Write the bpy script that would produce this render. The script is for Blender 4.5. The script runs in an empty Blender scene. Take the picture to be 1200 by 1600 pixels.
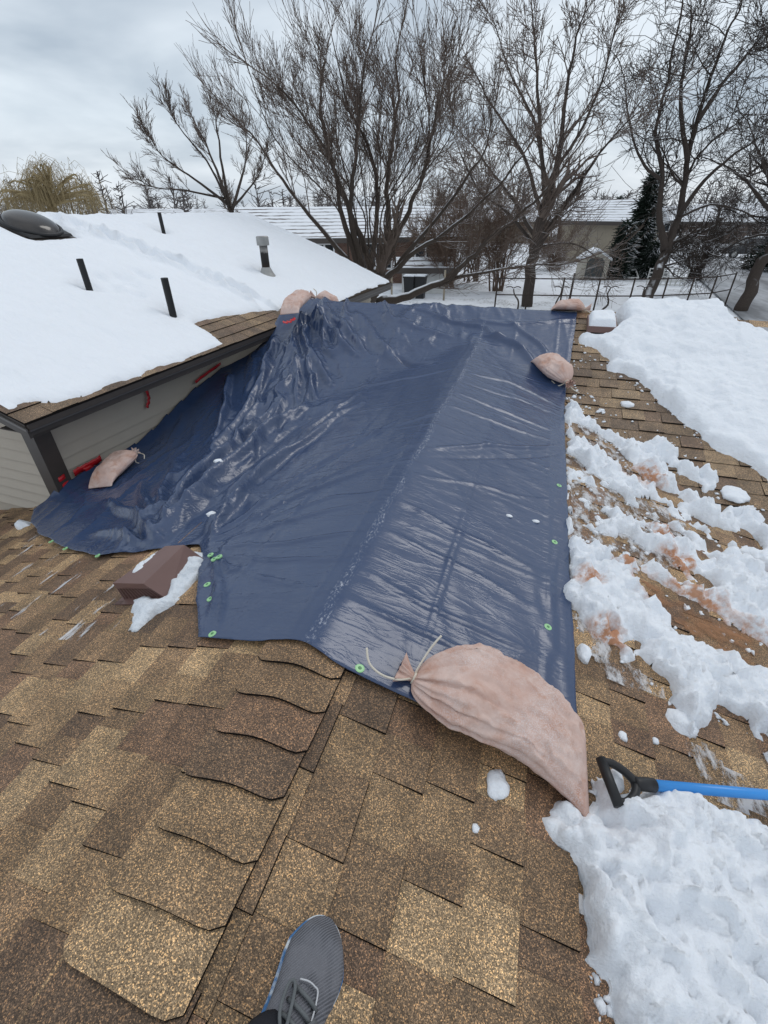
import bpy, math, random
import numpy as np
from mathutils import Matrix, Vector
random.seed(7); rng = np.random.default_rng(7)
R = math.radians
sc = bpy.context.scene
col = sc.collection

# ------------------------------------------------------------------ camera, sky, sun, exposure
# metres; origin on the near ridge, +Y along it (away), +X down the right slope
F_PX, PITCH, ROLL, AZ = 716.5, 0.5829, 0.0074, 0.3046
SL, TY, YR = 0.2946, 5.10, 5.805          # roof slope, where near ridge dies into the main slope, main ridge
ZR = SL * (YR - TY)
CAM = np.array([0.5295, 0.0, 1.1774])
ca, sa, cp, sp = math.cos(AZ), math.sin(AZ), math.cos(PITCH), math.sin(PITCH)
def w2r(v): return np.array([v[0]*ca - v[1]*sa, v[0]*sa + v[1]*ca, v[2]])
_r0, _u0, _f0 = w2r((1, 0, 0)), w2r((0, sp, cp)), w2r((0, cp, -sp))
RIGHT = math.cos(ROLL)*_r0 - math.sin(ROLL)*_u0
UP = math.sin(ROLL)*_r0 + math.cos(ROLL)*_u0
FWD = _f0
cam = bpy.data.cameras.new('camera'); camo = bpy.data.objects.new('camera', cam); col.objects.link(camo)
cam.sensor_fit = 'HORIZONTAL'; cam.sensor_width = 36; cam.lens = 36*F_PX/1200
cam.clip_start = 0.02; cam.clip_end = 2000
M = Matrix((RIGHT, UP, -FWD)).transposed().to_4x4(); M.translation = Vector(CAM); camo.matrix_world = M
sc.camera = camo

SUN_EL, SUN_AZ = 52, 28           # azimuth from +Y towards +X
def make_world():
    w = bpy.data.worlds.new('World'); sc.world = w; w.use_nodes = True
    nt = w.node_tree; N = nt.nodes; L = nt.links; N.clear()
    out = N.new('ShaderNodeOutputWorld'); bg = N.new('ShaderNodeBackground'); bg.inputs[1].default_value = 0.1
    sky = N.new('ShaderNodeTexSky'); sky.sky_type = 'NISHITA'; sky.sun_disc = False
    sky.sun_elevation = R(SUN_EL); sky.sun_rotation = R(SUN_AZ); sky.dust_density = 3
    tc = N.new('ShaderNodeTexCoord'); sep = N.new('ShaderNodeSeparateXYZ'); L.new(tc.outputs['Generated'], sep.inputs[0])
    mz = N.new('ShaderNodeMath'); mz.operation = 'MAXIMUM'; mz.inputs[1].default_value = 0.0; L.new(sep.outputs[2], mz.inputs[0])
    # overcast luminance grows from horizon to zenith
    cr = N.new('ShaderNodeValToRGB'); e = cr.color_ramp.elements
    e[0].position = 0.0; e[0].color = (0.72, 0.775, 0.82, 1); e[1].position = 1.0; e[1].color = (0.76, 0.80, 0.84, 1)
    k = cr.color_ramp.elements.new(0.12); k.color = (0.64, 0.72, 0.785, 1)
    k = cr.color_ramp.elements.new(0.35); k.color = (0.68, 0.745, 0.805, 1)
    L.new(mz.outputs[0], cr.inputs[0])
    # cloud sheets: direction projected on a flat layer
    ad = N.new('ShaderNodeMath'); ad.operation = 'ADD'; ad.inputs[1].default_value = 0.22; L.new(mz.outputs[0], ad.inputs[0])
    dv = N.new('ShaderNodeVectorMath'); dv.operation = 'DIVIDE'; L.new(tc.outputs['Generated'], dv.inputs[0])
    cmb = N.new('ShaderNodeCombineXYZ')
    for i in range(3): L.new(ad.outputs[0], cmb.inputs[i])
    L.new(cmb.outputs[0], dv.inputs[1])
    mp = N.new('ShaderNodeMapping'); mp.inputs['Location'].default_value = (1.3, 0.35, 0); mp.inputs['Scale'].default_value = (1, 1, 0.2)
    L.new(dv.outputs[0], mp.inputs[0])
    ns = N.new('ShaderNodeTexNoise'); ns.inputs['Scale'].default_value = 1.15; ns.inputs['Detail'].default_value = 5
    ns.inputs['Roughness'].default_value = 0.5; ns.inputs['Distortion'].default_value = 0.3
    L.new(mp.outputs[0], ns.inputs[0])
    c2 = N.new('ShaderNodeValToRGB'); e = c2.color_ramp.elements
    e[0].position = 0.35; e[0].color = (0.84, 0.865, 0.90, 1); e[1].position = 0.64; e[1].color = (1.40, 1.35, 1.31, 1)
    L.new(ns.outputs[0], c2.inputs[0])
    mu = N.new('ShaderNodeMixRGB'); mu.blend_type = 'MULTIPLY'; mu.inputs[0].default_value = 1
    L.new(cr.outputs[0], mu.inputs[1]); L.new(c2.outputs[0], mu.inputs[2])
    sc10 = N.new('ShaderNodeMixRGB'); sc10.blend_type = 'MULTIPLY'; sc10.inputs[0].default_value = 1
    sc10.inputs[2].default_value = (8.9, 9.15, 9.45, 1); L.new(mu.outputs[0], sc10.inputs[1])
    mx = N.new('ShaderNodeMixRGB'); mx.inputs[0].default_value = 0.92
    L.new(sky.outputs[0], mx.inputs[1]); L.new(sc10.outputs[0], mx.inputs[2])
    L.new(mx.outputs[0], bg.inputs[0]); L.new(bg.outputs[0], out.inputs[0])
make_world()
sun = bpy.data.lights.new('sun', 'SUN'); sun.energy = 0.6; sun.angle = R(25); sun.color = (1, 0.97, 0.93)
suno = bpy.data.objects.new('sun', sun); col.objects.link(suno)
_d = Vector((math.sin(R(SUN_AZ))*math.cos(R(SUN_EL)), math.cos(R(SUN_AZ))*math.cos(R(SUN_EL)), math.sin(R(SUN_EL))))
suno.rotation_euler = _d.to_track_quat('Z', 'Y').to_euler(); suno.location = (3, 8, 12)
sc.view_settings.view_transform = 'Standard'; sc.view_settings.look = 'None'
sc.view_settings.exposure = 0.0; sc.view_settings.gamma = 1

# ------------------------------------------------------------------ small maths helpers
def ray(x, y):
    return RIGHT*((x-600)/F_PX) + UP*((800-y)/F_PX) + FWD
def proj(P):
    P = np.atleast_2d(np.asarray(P, float)) - CAM
    d = P@FWD
    return np.stack([600+F_PX*(P@RIGHT)/d, 800-F_PX*(P@UP)/d], 1)
def at(x, y, dist):                      # point on a sight line at a horizontal distance
    r = ray(x, y); return CAM + r*(dist/math.hypot(r[0], r[1]))
def onz(x, y, z):
    r = ray(x, y); return CAM + r*((z-CAM[2])/r[2])
def H(x, y):                             # bare roof surface (cross gable)
    x = np.asarray(x, float); y = np.asarray(y, float)
    near = -SL*np.abs(x)
    main = np.where(y < YR, SL*(y-TY), ZR - SL*(y-YR))
    main = main-.22*sstep(1.5, 2.9, -x)*sstep(2.3, 3.3, y)*sstep(5.7, 5.0, y)
    return np.maximum(np.where(y < YR, near, -9), main)
def onroof(px, py, h=0.0):
    r = ray(px, py); s = np.linspace(0.2, 14, 5000)
    P = CAM[None] + s[:, None]*r[None]
    k = np.argmax(P[:, 2] < H(P[:, 0], P[:, 1]) + h)
    return P[k]
def onleft(px, py, h=0.0):
    r = ray(px, py); n = np.array([-SL, 0, 1.0]); return CAM + r*((h - n@CAM)/(n@r))
def _hash(ix, iy, iz, s):
    n = (ix.astype(np.int64)*374761393 + iy.astype(np.int64)*668265263 + iz.astype(np.int64)*2147483647 + s*144665) & 0xffffffff
    n = ((n ^ (n >> 13))*1274126177) & 0xffffffff
    n = ((n ^ (n >> 16))*2246822519) & 0xffffffff
    return ((n ^ (n >> 15)) & 0xffff)/65535.0
def vnoise(x, y, z=0.0, s=0):
    x, y, z = np.broadcast_arrays(np.asarray(x, float), np.asarray(y, float), np.asarray(z, float))
    ix, iy, iz = np.floor(x), np.floor(y), np.floor(z); fx, fy, fz = x-ix, y-iy, z-iz
    fx, fy, fz = [f*f*f*(f*(f*6-15)+10) for f in (fx, fy, fz)]
    g = lambda a, b, c: _hash(ix+a, iy+b, iz+c, s)
    l = lambda a, b, t: a+(b-a)*t
    return l(l(l(g(0,0,0), g(1,0,0), fx), l(g(0,1,0), g(1,1,0), fx), fy), l(l(g(0,0,1), g(1,0,1), fx), l(g(0,1,1), g(1,1,1), fx), fy), fz)
def fbm(x, y, z=0.0, o=4, s=0, g=0.5):
    a, t, v = 1.0, 0.0, 0.0; c, q = 0.8, 0.6
    for i in range(o):
        v = v + a*vnoise(x, y, z, s+i*17); t += a; a *= g
        x, y = (x*c - y*q)*2.03 + 11.3, (x*q + y*c)*2.03 + 5.1; z = z*2.03 + 3.7
    return v/t
def worley(x, y, s=0):
    ix, iy = np.floor(x), np.floor(y); d = np.full(x.shape, 9.0)
    for a in (-1, 0, 1):
        for b in (-1, 0, 1):
            cx = ix+a+_hash(ix+a, iy+b, ix*0, s); cy = iy+b+_hash(ix+a, iy+b, ix*0+1, s)
            d = np.minimum(d, (cx-x)**2+(cy-y)**2)
    return np.sqrt(d)
def sstep(a, b, x):
    t = np.clip((x-a)/(b-a), 0, 1); return t*t*(3-2*t)
def sdpoly(x, y, poly):                  # signed distance, positive inside
    d = np.full(x.shape, 1e9); ins = np.zeros(x.shape, bool); n = len(poly)
    for i in range(n):
        ax, ay = poly[i][:2]; bx, by = poly[(i+1) % n][:2]
        ex, ey = bx-ax, by-ay; wx, wy = x-ax, y-ay
        t = np.clip((wx*ex+wy*ey)/max(ex*ex+ey*ey, 1e-12), 0, 1)
        d = np.minimum(d, (wx-ex*t)**2+(wy-ey*t)**2)
        c = ((ay <= y) & (by > y)) | ((by <= y) & (ay > y))
        with np.errstate(divide='ignore', invalid='ignore'):
            ins ^= c & (x < ax + (y-ay)*ex/(ey if ey != 0 else 1e-12))
    d = np.sqrt(d); return np.where(ins, d, -d)
def seg_dist(x, y, poly):                # distance to a polyline and position along it 0..1
    d = np.full(x.shape, 1e9); u = np.zeros(x.shape)
    Ls = [math.hypot(poly[i+1][0]-poly[i][0], poly[i+1][1]-poly[i][1]) for i in range(len(poly)-1)]; T = sum(Ls); acc = 0
    for i, l in enumerate(Ls):
        ax, ay = poly[i][:2]; bx, by = poly[i+1][:2]; ex, ey = bx-ax, by-ay
        t = np.clip(((x-ax)*ex+(y-ay)*ey)/max(l*l, 1e-12), 0, 1)
        dd = np.hypot(x-ax-ex*t, y-ay-ey*t); m = dd < d
        d = np.where(m, dd, d); u = np.where(m, (acc+t*l)/T, u); acc += l
    return d, u

# ------------------------------------------------------------------ scene helpers
def mesh(name, V, F, mat=None, parent=None, smooth=False, colr=None, mats=None, mi=None):
    me = bpy.data.meshes.new(name)
    V = np.asarray(V, np.float32); me.vertices.add(len(V)); me.vertices.foreach_set('co', V.ravel())
    if isinstance(F, np.ndarray):
        k = F.shape[1]; n = len(F); idx = F.ravel().astype(np.int32); st = np.arange(n, dtype=np.int32)*k
    else:
        idx = np.array([i for f in F for i in f], np.int32); ln = [len(f) for f in F]; n = len(F)
        st = np.concatenate([[0], np.cumsum(ln)[:-1]]).astype(np.int32)
    me.loops.add(len(idx)); me.loops.foreach_set('vertex_index', idx)
    me.polygons.add(n); me.polygons.foreach_set('loop_start', st)
    for m in (mats or [mat]):
        if m is not None: me.materials.append(m)
    if mi is not None: me.polygons.foreach_set('material_index', np.asarray(mi, np.int32))
    me.polygons.foreach_set('use_smooth', np.full(n, bool(smooth)))
    me.update(calc_edges=True); me.validate()
    if colr is not None:
        a = me.color_attributes.new('tone', 'FLOAT_COLOR', 'POINT')
        c = np.ones((len(V), 4), np.float32); c[:, :3] = colr; a.data.foreach_set('color', c.ravel())
    o = bpy.data.objects.new(name, me); col.objects.link(o)
    if parent is not None: o.parent = parent
    return o
def empty(name, loc=(0, 0, 0)):
    o = bpy.data.objects.new(name, None); col.objects.link(o); o.location = loc; o.empty_display_size = 0.1; return o
def child_of(o, p):                      # parent keeping world place (parents are never rotated or scaled)
    o.parent = p
    q = p; t = Vector((0, 0, 0))
    while q is not None: t += q.location; q = q.parent
    o.location = o.location - t; return o
def tag(o, label=None, cat=None, group=None, kind=None):
    if label: o['label'] = label
    if cat: o['category'] = cat
    if group: o['group'] = group
    if kind: o['kind'] = kind
    return o
class MB:
    def __init__(s): s.V = []; s.F = []
    def add(s, V, F):
        b = len(s.V); s.V += [tuple(map(float, v)) for v in V]; s.F += [tuple(i+b for i in f) for f in F]; return s
    def hexa(s, P):                      # 8 corners: bottom ring 0-3, top ring 4-7
        return s.add(P, [(3,2,1,0), (4,5,6,7), (0,1,5,4), (1,2,6,5), (2,3,7,6), (3,0,4,7)])
    def box(s, lo, hi, M=None):
        (a, b, c), (d, e, f) = lo, hi
        P = [(a,b,c),(d,b,c),(d,e,c),(a,e,c),(a,b,f),(d,b,f),(d,e,f),(a,e,f)]
        if M is not None: P = [M(p) for p in P]
        return s.hexa(P)
    def tube(s, pts, rad, k=8, caps=True):
        V, F = tube(pts, rad, k, caps); return s.add(V, F)
    def build(s, name, mat, parent=None, smooth=False):
        o = mesh(name, s.V, s.F, mat, None, smooth)
        if parent is not None: child_of(o, parent)
        return o
def frames(P):
    P = np.asarray(P, float); T = np.gradient(P, axis=0); T /= np.linalg.norm(T, axis=1)[:, None]+1e-12
    ref = np.array([0, 0, 1.0]) if abs(T[:, 2]).mean() < 0.8 else np.array([1.0, 0, 0])
    A = np.cross(T, ref); A /= np.linalg.norm(A, axis=1)[:, None]+1e-12; B = np.cross(A, T); return T, A, B
def tube(pts, rad, k=8, caps=True):
    P = np.asarray(pts, float); n = len(P); rad = np.broadcast_to(rad, (n,)); T, A, B = frames(P)
    th = np.arange(k)*2*math.pi/k
    V = (P[:, None]+rad[:, None, None]*(A[:, None]*np.cos(th)[None, :, None]+B[:, None]*np.sin(th)[None, :, None])).reshape(-1, 3)
    F = [(i*k+j, i*k+(j+1) % k, (i+1)*k+(j+1) % k, (i+1)*k+j) for i in range(n-1) for j in range(k)]
    if caps: F += [tuple(range(k))[::-1], tuple((n-1)*k+j for j in range(k))]
    return V, F
def smooth_path(pts, n=4):               # Catmull-Rom
    P = [np.asarray(p, float) for p in pts]; P = [2*P[0]-P[1]]+P+[2*P[-1]-P[-2]]; out = []
    for i in range(1, len(P)-2):
        for j in range(n):
            t = j/n; a, b, c, d = P[i-1], P[i], P[i+1], P[i+2]
            out.append(.5*((2*b)+(c-a)*t+(2*a-5*b+4*c-d)*t*t+(3*b-a-3*c+d)*t**3))
    out.append(P[-2]); return np.array(out)
def grid(x0, x1, y0, y1, st):
    xs = np.arange(x0, x1+st, st); ys = np.arange(y0, y1+st, st); return np.meshgrid(xs, ys)
def grid_faces(keep):                    # quads whose 4 corners are kept; returns faces + compact map
    ny, nx = keep.shape; q = keep[:-1, :-1] & keep[1:, :-1] & keep[1:, 1:] & keep[:-1, 1:]
    j, i = np.nonzero(q); b = j*nx+i; F = np.stack([b, b+1, b+nx+1, b+nx], 1)
    u = np.unique(F); m = np.full(nx*ny, -1, np.int64); m[u] = np.arange(len(u)); return m[F], u

def snap(X, Y, sd, st):                  # pull the outer ring of grid points onto the outline
    gy, gx = np.gradient(sd, st); g2 = gx*gx+gy*gy+1e-6; m = (sd < 0) & (sd > -1.6*st); f = np.where(m, np.clip(-sd/g2, 0, 1.3*st/np.sqrt(g2)), 0)
    return X+gx*f, Y+gy*f
# ------------------------------------------------------------------ materials
class NT:
    def __init__(s, name):
        s.m = bpy.data.materials.new(name); s.m.use_nodes = True; s.t = s.m.node_tree; s.N = s.t.nodes; s.L = s.t.links
        s.b = s.N['Principled BSDF']; s.tc = None
    def co(s, which='Object'):
        if s.tc is None: s.tc = s.N.new('ShaderNodeTexCoord')
        return s.tc.outputs[which]
    def map(s, scale=(1,1,1), rot=(0,0,0), loc=(0,0,0)):
        m = s.N.new('ShaderNodeMapping'); m.inputs['Scale'].default_value = scale; m.inputs['Rotation'].default_value = rot; m.inputs['Location'].default_value = loc
        s.L.new(s.co(), m.inputs[0]); return m.outputs[0]
    def noise(s, scale, detail=4, rough=0.55, vec=None, dist=0.0):
        n = s.N.new('ShaderNodeTexNoise'); n.inputs['Scale'].default_value = scale; n.inputs['Detail'].default_value = detail
        n.inputs['Roughness'].default_value = rough; n.inputs['Distortion'].default_value = dist
        s.L.new(vec if vec is not None else s.co(), n.inputs['Vector']); return n.outputs[0]
    def voro(s, scale, out='Color', vec=None, feat='F1'):
        n = s.N.new('ShaderNodeTexVoronoi'); n.feature = feat; n.inputs['Scale'].default_value = scale
        s.L.new(vec if vec is not None else s.co(), n.inputs['Vector']); return n.outputs[out]
    def ramp(s, fac, stops, interp='LINEAR'):
        r = s.N.new('ShaderNodeValToRGB'); r.color_ramp.interpolation = interp; e = r.color_ramp.elements
        while len(e) < len(stops): e.new(0.5)
        for k, (p, c) in zip(e, stops):
            k.position = p; k.color = (c, c, c, 1) if isinstance(c, (int, float)) else (*c, 1)
        s.L.new(fac, r.inputs[0]); return r.outputs[0]
    def mix(s, fac, a, b, mode='MIX'):
        m = s.N.new('ShaderNodeMixRGB'); m.blend_type = mode
        for i, v in ((0, fac), (1, a), (2, b)):
            if isinstance(v, (int, float)): m.inputs[i].default_value = v if i == 0 else (v, v, v, 1)
            elif isinstance(v, tuple): m.inputs[i].default_value = (*v, 1)
            else: s.L.new(v, m.inputs[i])
        return m.outputs[0]
    def math(s, op, a, b=0.0, c=None):
        m = s.N.new('ShaderNodeMath'); m.operation = op
        for i, v in enumerate((a, b) if c is None else (a, b, c)):
            if isinstance(v, (int, float)): m.inputs[i].default_value = v
            else: s.L.new(v, m.inputs[i])
        return m.outputs[0]
    def sep(s, v):
        m = s.N.new('ShaderNodeSeparateXYZ'); s.L.new(v, m.inputs[0]); return m.outputs
    def attr(s, name):
        a = s.N.new('ShaderNodeAttribute'); a.attribute_name = name; return a.outputs['Color']
    def bump(s, h, strength, dist, prev=None):
        b = s.N.new('ShaderNodeBump'); b.inputs['Strength'].default_value = strength; b.inputs['Distance'].default_value = dist
        s.L.new(h, b.inputs['Height'])
        if prev is not None: s.L.new(prev, b.inputs['Normal'])
        s.L.new(b.outputs[0], s.b.inputs['Normal']); return b.outputs[0]
    def base(s, c): 
        if isinstance(c, tuple): s.b.inputs['Base Color'].default_value = (*c, 1)
        else: s.L.new(c, s.b.inputs['Base Color'])
        return s
    def set(s, rough=0.6, spec=0.5, metal=0.0, **k):
        for n, v in (('Roughness', rough), ('Specular IOR Level', spec), ('Metallic', metal)):
            if isinstance(v, (int, float)): s.b.inputs[n].default_value = v
            else: s.L.new(v, s.b.inputs[n])
        for n, v in k.items(): s.b.inputs[n.replace('_', ' ')].default_value = v
        return s
def plain(name, c, rough=0.6, spec=0.5, metal=0.0, var=0.15, scale=20, bump=0.0):
    n = NT(name); f = n.noise(scale, 5); lo = tuple(v*(1-var) for v in c); hi = tuple(min(1, v*(1+var)) for v in c)
    n.base(n.mix(f, lo, hi)).set(rough, spec, metal)
    if bump: n.bump(n.noise(scale*6, 3), bump, 0.002)
    return n.m
MAT = {}
def mk_shingle():
    n = NT('shingle_granules'); tone = n.attr('tone')
    v = n.sep(n.voro(430)); g = n.ramp(v[0], [(0.0, 0.42), (0.40, 0.70), (0.62, 0.98), (0.80, 1.45), (1.0, (3.2, 2.8, 2.2))])
    v2 = n.sep(n.voro(800)); g2 = n.ramp(v2[1], [(0.0, 0.55), (0.6, 1.0), (1.0, 1.8)])
    c = n.mix(1.0, n.mix(1.0, tone, g, 'MULTIPLY'), g2, 'MULTIPLY')
    big = n.ramp(n.noise(7, 5, 0.6), [(0.3, 0.70), (0.7, 1.32)]); c = n.mix(1.0, c, big, 'MULTIPLY')
    stain = n.ramp(n.noise(2.3, 6, 0.6), [(0.45, 0.0), (0.75, 0.5)]); c = n.mix(stain, c, n.mix(1.0, c, (0.62, 0.55, 0.5), 'MULTIPLY'))
    n.base(c).set(0.68, 0.45)
    n.bump(n.voro(430, 'Distance'), 0.5, 0.0013); return n.m
MAT['shingle'] = mk_shingle()
MAT['asphalt_edge'] = plain('asphalt_edge', (0.012, 0.010, 0.009), 0.9, 0.1, scale=60)
MAT['felt'] = plain('roof_felt', (0.045, 0.032, 0.022), 0.9, 0.2)
def mk_tarp():
    n = NT('blue_poly_tarp')
    c = n.mix(n.noise(3, 4), (0.027, 0.050, 0.114), (0.038, 0.066, 0.142))
    # abraded white flecks along the ridge under the sheet
    xyz = n.sep(n.co()); ax = n.math('ABSOLUTE', n.math('ADD', xyz[0], n.math('MULTIPLY', n.math('SUBTRACT', n.noise(2.2, 2), 0.5), 0.09)))
    band = n.ramp(ax, [(0.004, 1.0), (0.026, 0.0)])
    fl = n.ramp(n.noise(60, 6, 0.7, n.map((2.2, 1, 1))), [(0.52, 0.0), (0.66, 1.0)])
    m = n.math('MULTIPLY', band, fl)
    dust = n.ramp(n.noise(230, 2), [(0.74, 0.0), (0.80, 0.35)])
    dust2 = n.math('MULTIPLY', dust, n.ramp(n.noise(1.7, 3), [(0.45, 0.0), (0.7, 1.0)]))
    film = n.ramp(n.noise(1.6, 6, 0.62), [(0.45, 0.0), (0.85, 0.05)])
    c = n.mix(film, c, (0.30, 0.33, 0.40)); c = n.mix(dust2, c, (0.5, 0.5, 0.52)); c = n.mix(n.math('MULTIPLY', n.math('MULTIPLY', m, n.ramp(n.noise(4, 3), [(0.36, 0.2), (0.58, 1.0)])), 0.75), c, (0.70, 0.72, 0.78))
    n.base(c).set(n.ramp(n.noise(5, 4), [(0.3, 0.17), (0.7, 0.27)]), 0.6)
    # crinkles: ridged noise stretched across the near ridge
    def ridged(vec, sc_, d, pw=1.0):
        f = n.noise(sc_, 3, 0.5, vec, d); return n.math('POWER', n.math('SUBTRACT', 1.0, n.math('MULTIPLY', n.math('ABSOLUTE', n.math('SUBTRACT', f, 0.5)), 2.0)), 8.0)
    r1 = ridged(n.map((0.30, 1.5, 1), (0, 0, 0.30)), 6, 0.5); r2 = ridged(n.map((0.35, 1.7, 1), (0, 0, -0.22)), 14, 0.7)
    r3 = ridged(n.map((1, 1, 1)), 9, 1.2)
    lf = n.ramp(n.math('MULTIPLY', xyz[0], -1.0), [(0.0, 0.15), (0.8, 1.0)])
    lo = n.noise(2.5, 3)
    h = n.math('ADD', n.math('ADD', n.math('MULTIPLY', r1, 0.22), n.math('MULTIPLY', r2, 0.15)), n.math('ADD', n.math('MULTIPLY', n.math('MULTIPLY', r3, lf), 0.3), n.math('MULTIPLY', lo, 1.5)))
    p = n.bump(h, 0.40, 0.010)
    wv = n.noise(420, 1); n.bump(wv, 0.10, 0.0008, p)
    return n.m
MAT['tarp'] = mk_tarp()
def mk_snow(name, stains=(), rough_lump=True, tint=(0.82, 0.85, 0.89), dirt=0.0):
    n = NT(name); c = n.mix(n.noise(5, 4), tint, tuple(min(1, v*1.05) for v in tint))
    if stains:
        tot = None
        for (x, y, z, r) in stains:
            d = n.N.new('ShaderNodeVectorMath'); d.operation = 'DISTANCE'; d.inputs[1].default_value = (x, y, z); n.L.new(n.co(), d.inputs[0])
            f = n.math('SUBTRACT', 1.0, n.math('DIVIDE', d.outputs['Value'], r)); f = n.math('MAXIMUM', f, 0.0)
            tot = f if tot is None else n.math('MAXIMUM', tot, f)
        ns = n.ramp(n.noise(20, 5, 0.65), [(0.35, 0.0), (0.62, 1.0)]); k = n.math('MULTIPLY', n.math('MULTIPLY', tot, 1.7), ns)
        k = n.ramp(k, [(0.05, 0.0), (0.7, 0.9)]); c = n.mix(k, c, (0.52, 0.22, 0.085))
        yl = n.ramp(n.noise(3.0, 4), [(0.62, 0.0), (0.85, 0.35)]); c = n.mix(yl, c, (0.75, 0.66, 0.55))
    if dirt:
        k = n.ramp(n.noise(45, 4, 0.7), [(0.68, 0.0), (0.78, dirt)]); c = n.mix(k, c, (0.3, 0.25, 0.2))
    n.base(c).set(0.7, 0.25)
    n.b.inputs['Subsurface Weight'].default_value = 0.12; n.b.inputs['Subsurface Radius'].default_value = (0.9, 1.0, 1.1); n.b.inputs['Subsurface Scale'].default_value = 0.012
    if rough_lump:
        p = n.bump(n.noise(38, 6, 0.62), 0.6, 0.02); n.bump(n.noise(420, 2), 0.3, 0.0012, p)
    else:
        p = n.bump(n.noise(11, 5, 0.6, n.map((1, 1.8, 1))), 0.5, 0.03); n.bump(n.noise(220, 2), 0.2, 0.0015, p)
    return n.m
MAT['snow'] = mk_snow('snow')
MAT['snow_sheet'] = mk_snow('snow_sheet', rough_lump=False)
def mk_bark(name, c, snow=0.5, lo=0.55):
    n = NT(name); f = n.noise(9, 6, 0.7, n.map((3, 3, 0.6)))
    b = n.mix(f, tuple(v*0.55 for v in c), tuple(v*1.5 for v in c))
    if snow:
        g = n.N.new('ShaderNodeNewGeometry'); nz = n.sep(g.outputs['Normal'])[2]
        k = n.math('MULTIPLY', n.ramp(nz, [(lo, 0.0), (lo+0.2, 1.0)]), n.ramp(n.noise(1.3, 4), [(0.5-snow*0.2, 0.0), (0.58-snow*0.2, 1.0)]))
        b = n.mix(k, b, (0.85, 0.88, 0.92))
    n.base(b).set(0.9, 0.15); n.bump(f, 0.6, 0.02); return n.m
MAT['bark'] = mk_bark('grey_brown_bark', (0.075, 0.060, 0.050), 0.55)
MAT['bark_dark'] = mk_bark('dark_bark', (0.060, 0.048, 0.041), 0.25, 0.7)
MAT['twig'] = mk_bark('twig_bark', (0.14, 0.108, 0.09), 0.35, 0.8)
MAT['twig_red'] = mk_bark('brush_twigs', (0.15, 0.105, 0.08), 0.35, 0.8)
MAT['willow'] = mk_bark('willow_twigs', (0.30, 0.235, 0.13), 0)
MAT['fartree'] = mk_bark('far_twigs', (0.13, 0.115, 0.11), 0)
MAT['conifer'] = mk_bark('conifer_needles', (0.020, 0.030, 0.022), 0.2, 0.75)
MAT['siding'] = plain('taupe_siding', (0.47, 0.42, 0.35), 0.55, 0.35, var=0.06, scale=6, bump=0.1)
MAT['trim'] = plain('dark_brown_trim', (0.062, 0.052, 0.046), 0.4, 0.45, var=0.15)
MAT['trim_light'] = plain('drip_edge_metal', (0.13, 0.12, 0.115), 0.35, 0.5)
MAT['soffit'] = plain('brown_soffit', (0.07, 0.06, 0.055), 0.6, 0.3)
MAT['vent'] = plain('brown_vent_plastic', (0.17, 0.098, 0.085), 0.42, 0.45, var=0.12, scale=9)
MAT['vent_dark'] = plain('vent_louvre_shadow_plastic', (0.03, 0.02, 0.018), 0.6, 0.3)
MAT['pipe'] = plain('black_abs_pipe', (0.012, 0.012, 0.013), 0.45, 0.4)
def mk_flue():
    n = NT('weathered_flue_metal'); z = n.sep(n.co('Generated'))[2]
    c = n.ramp(n.math('ADD', z, n.math('MULTIPLY', n.math('SUBTRACT', n.noise(30, 4), 0.5), 0.12)), [(0.0, (0.06, 0.03, 0.015)), (0.25, (0.05, 0.025, 0.014)), (0.55, (0.015, 0.012, 0.011)), (0.78, (0.02, 0.018, 0.018)), (0.84, (0.28, 0.27, 0.26))])
    n.base(c).set(0.55, 0.4, 0.3); return n.m
MAT['flue'] = mk_flue()
MAT['galv'] = plain('galvanised_metal', (0.33, 0.33, 0.32), 0.5, 0.5, 0.5, var=0.3, scale=15)
MAT['dome'] = plain('smoked_acrylic_dome', (0.030, 0.026, 0.024), 0.12, 0.6, var=0.4, scale=3)
def mk_bag():
    n = NT('salmon_woven_sandbag'); c = n.mix(n.ramp(n.noise(7, 6, 0.65), [(0.3, 0.0), (0.7, 1.0)]), (0.54, 0.345, 0.28), (0.68, 0.53, 0.47))
    o = n.ramp(n.noise(9, 7, 0.68, n.map((1, 1, 1), loc=(4, 2, 0)), 0.8), [(0.48, 0.0), (0.66, 0.6)]); c = n.mix(o, c, (0.45, 0.205, 0.12))
    w = n.math('MULTIPLY', n.ramp(n.noise(300, 3), [(0.45, 0.0), (0.62, 1.0)]), n.ramp(n.noise(5, 4, 0.6, n.map(loc=(9, 3, 1))), [(0.42, 0.0), (0.7, 0.75)]))
    c = n.mix(w, c, (0.70, 0.66, 0.66)); n.base(c).set(0.8, 0.25)
    p = n.bump(n.noise(260, 3), 0.35, 0.0015); n.bump(n.noise(26, 4, 0.6, dist=0.6), 0.35, 0.01, p); return n.m
MAT['bag'] = mk_bag()
MAT['cord'] = plain('cream_tie_cord', (0.66, 0.61, 0.52), 0.6, 0.3)
MAT['redtape'] = plain('red_sheathing_tape', (0.52, 0.012, 0.018), 0.3, 0.5, var=0.25, scale=30)
MAT['green'] = plain('pale_green_grommet', (0.33, 0.62, 0.30), 0.35, 0.5)
MAT['greenhole'] = plain('grommet_centre', (0.10, 0.26, 0.11), 0.5, 0.4)
MAT['blue'] = plain('blue_painted_shaft', (0.035, 0.27, 0.70), 0.3, 0.5, var=0.06)
MAT['black'] = plain('black_moulded_plastic', (0.014, 0.014, 0.015), 0.45, 0.4)

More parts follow.
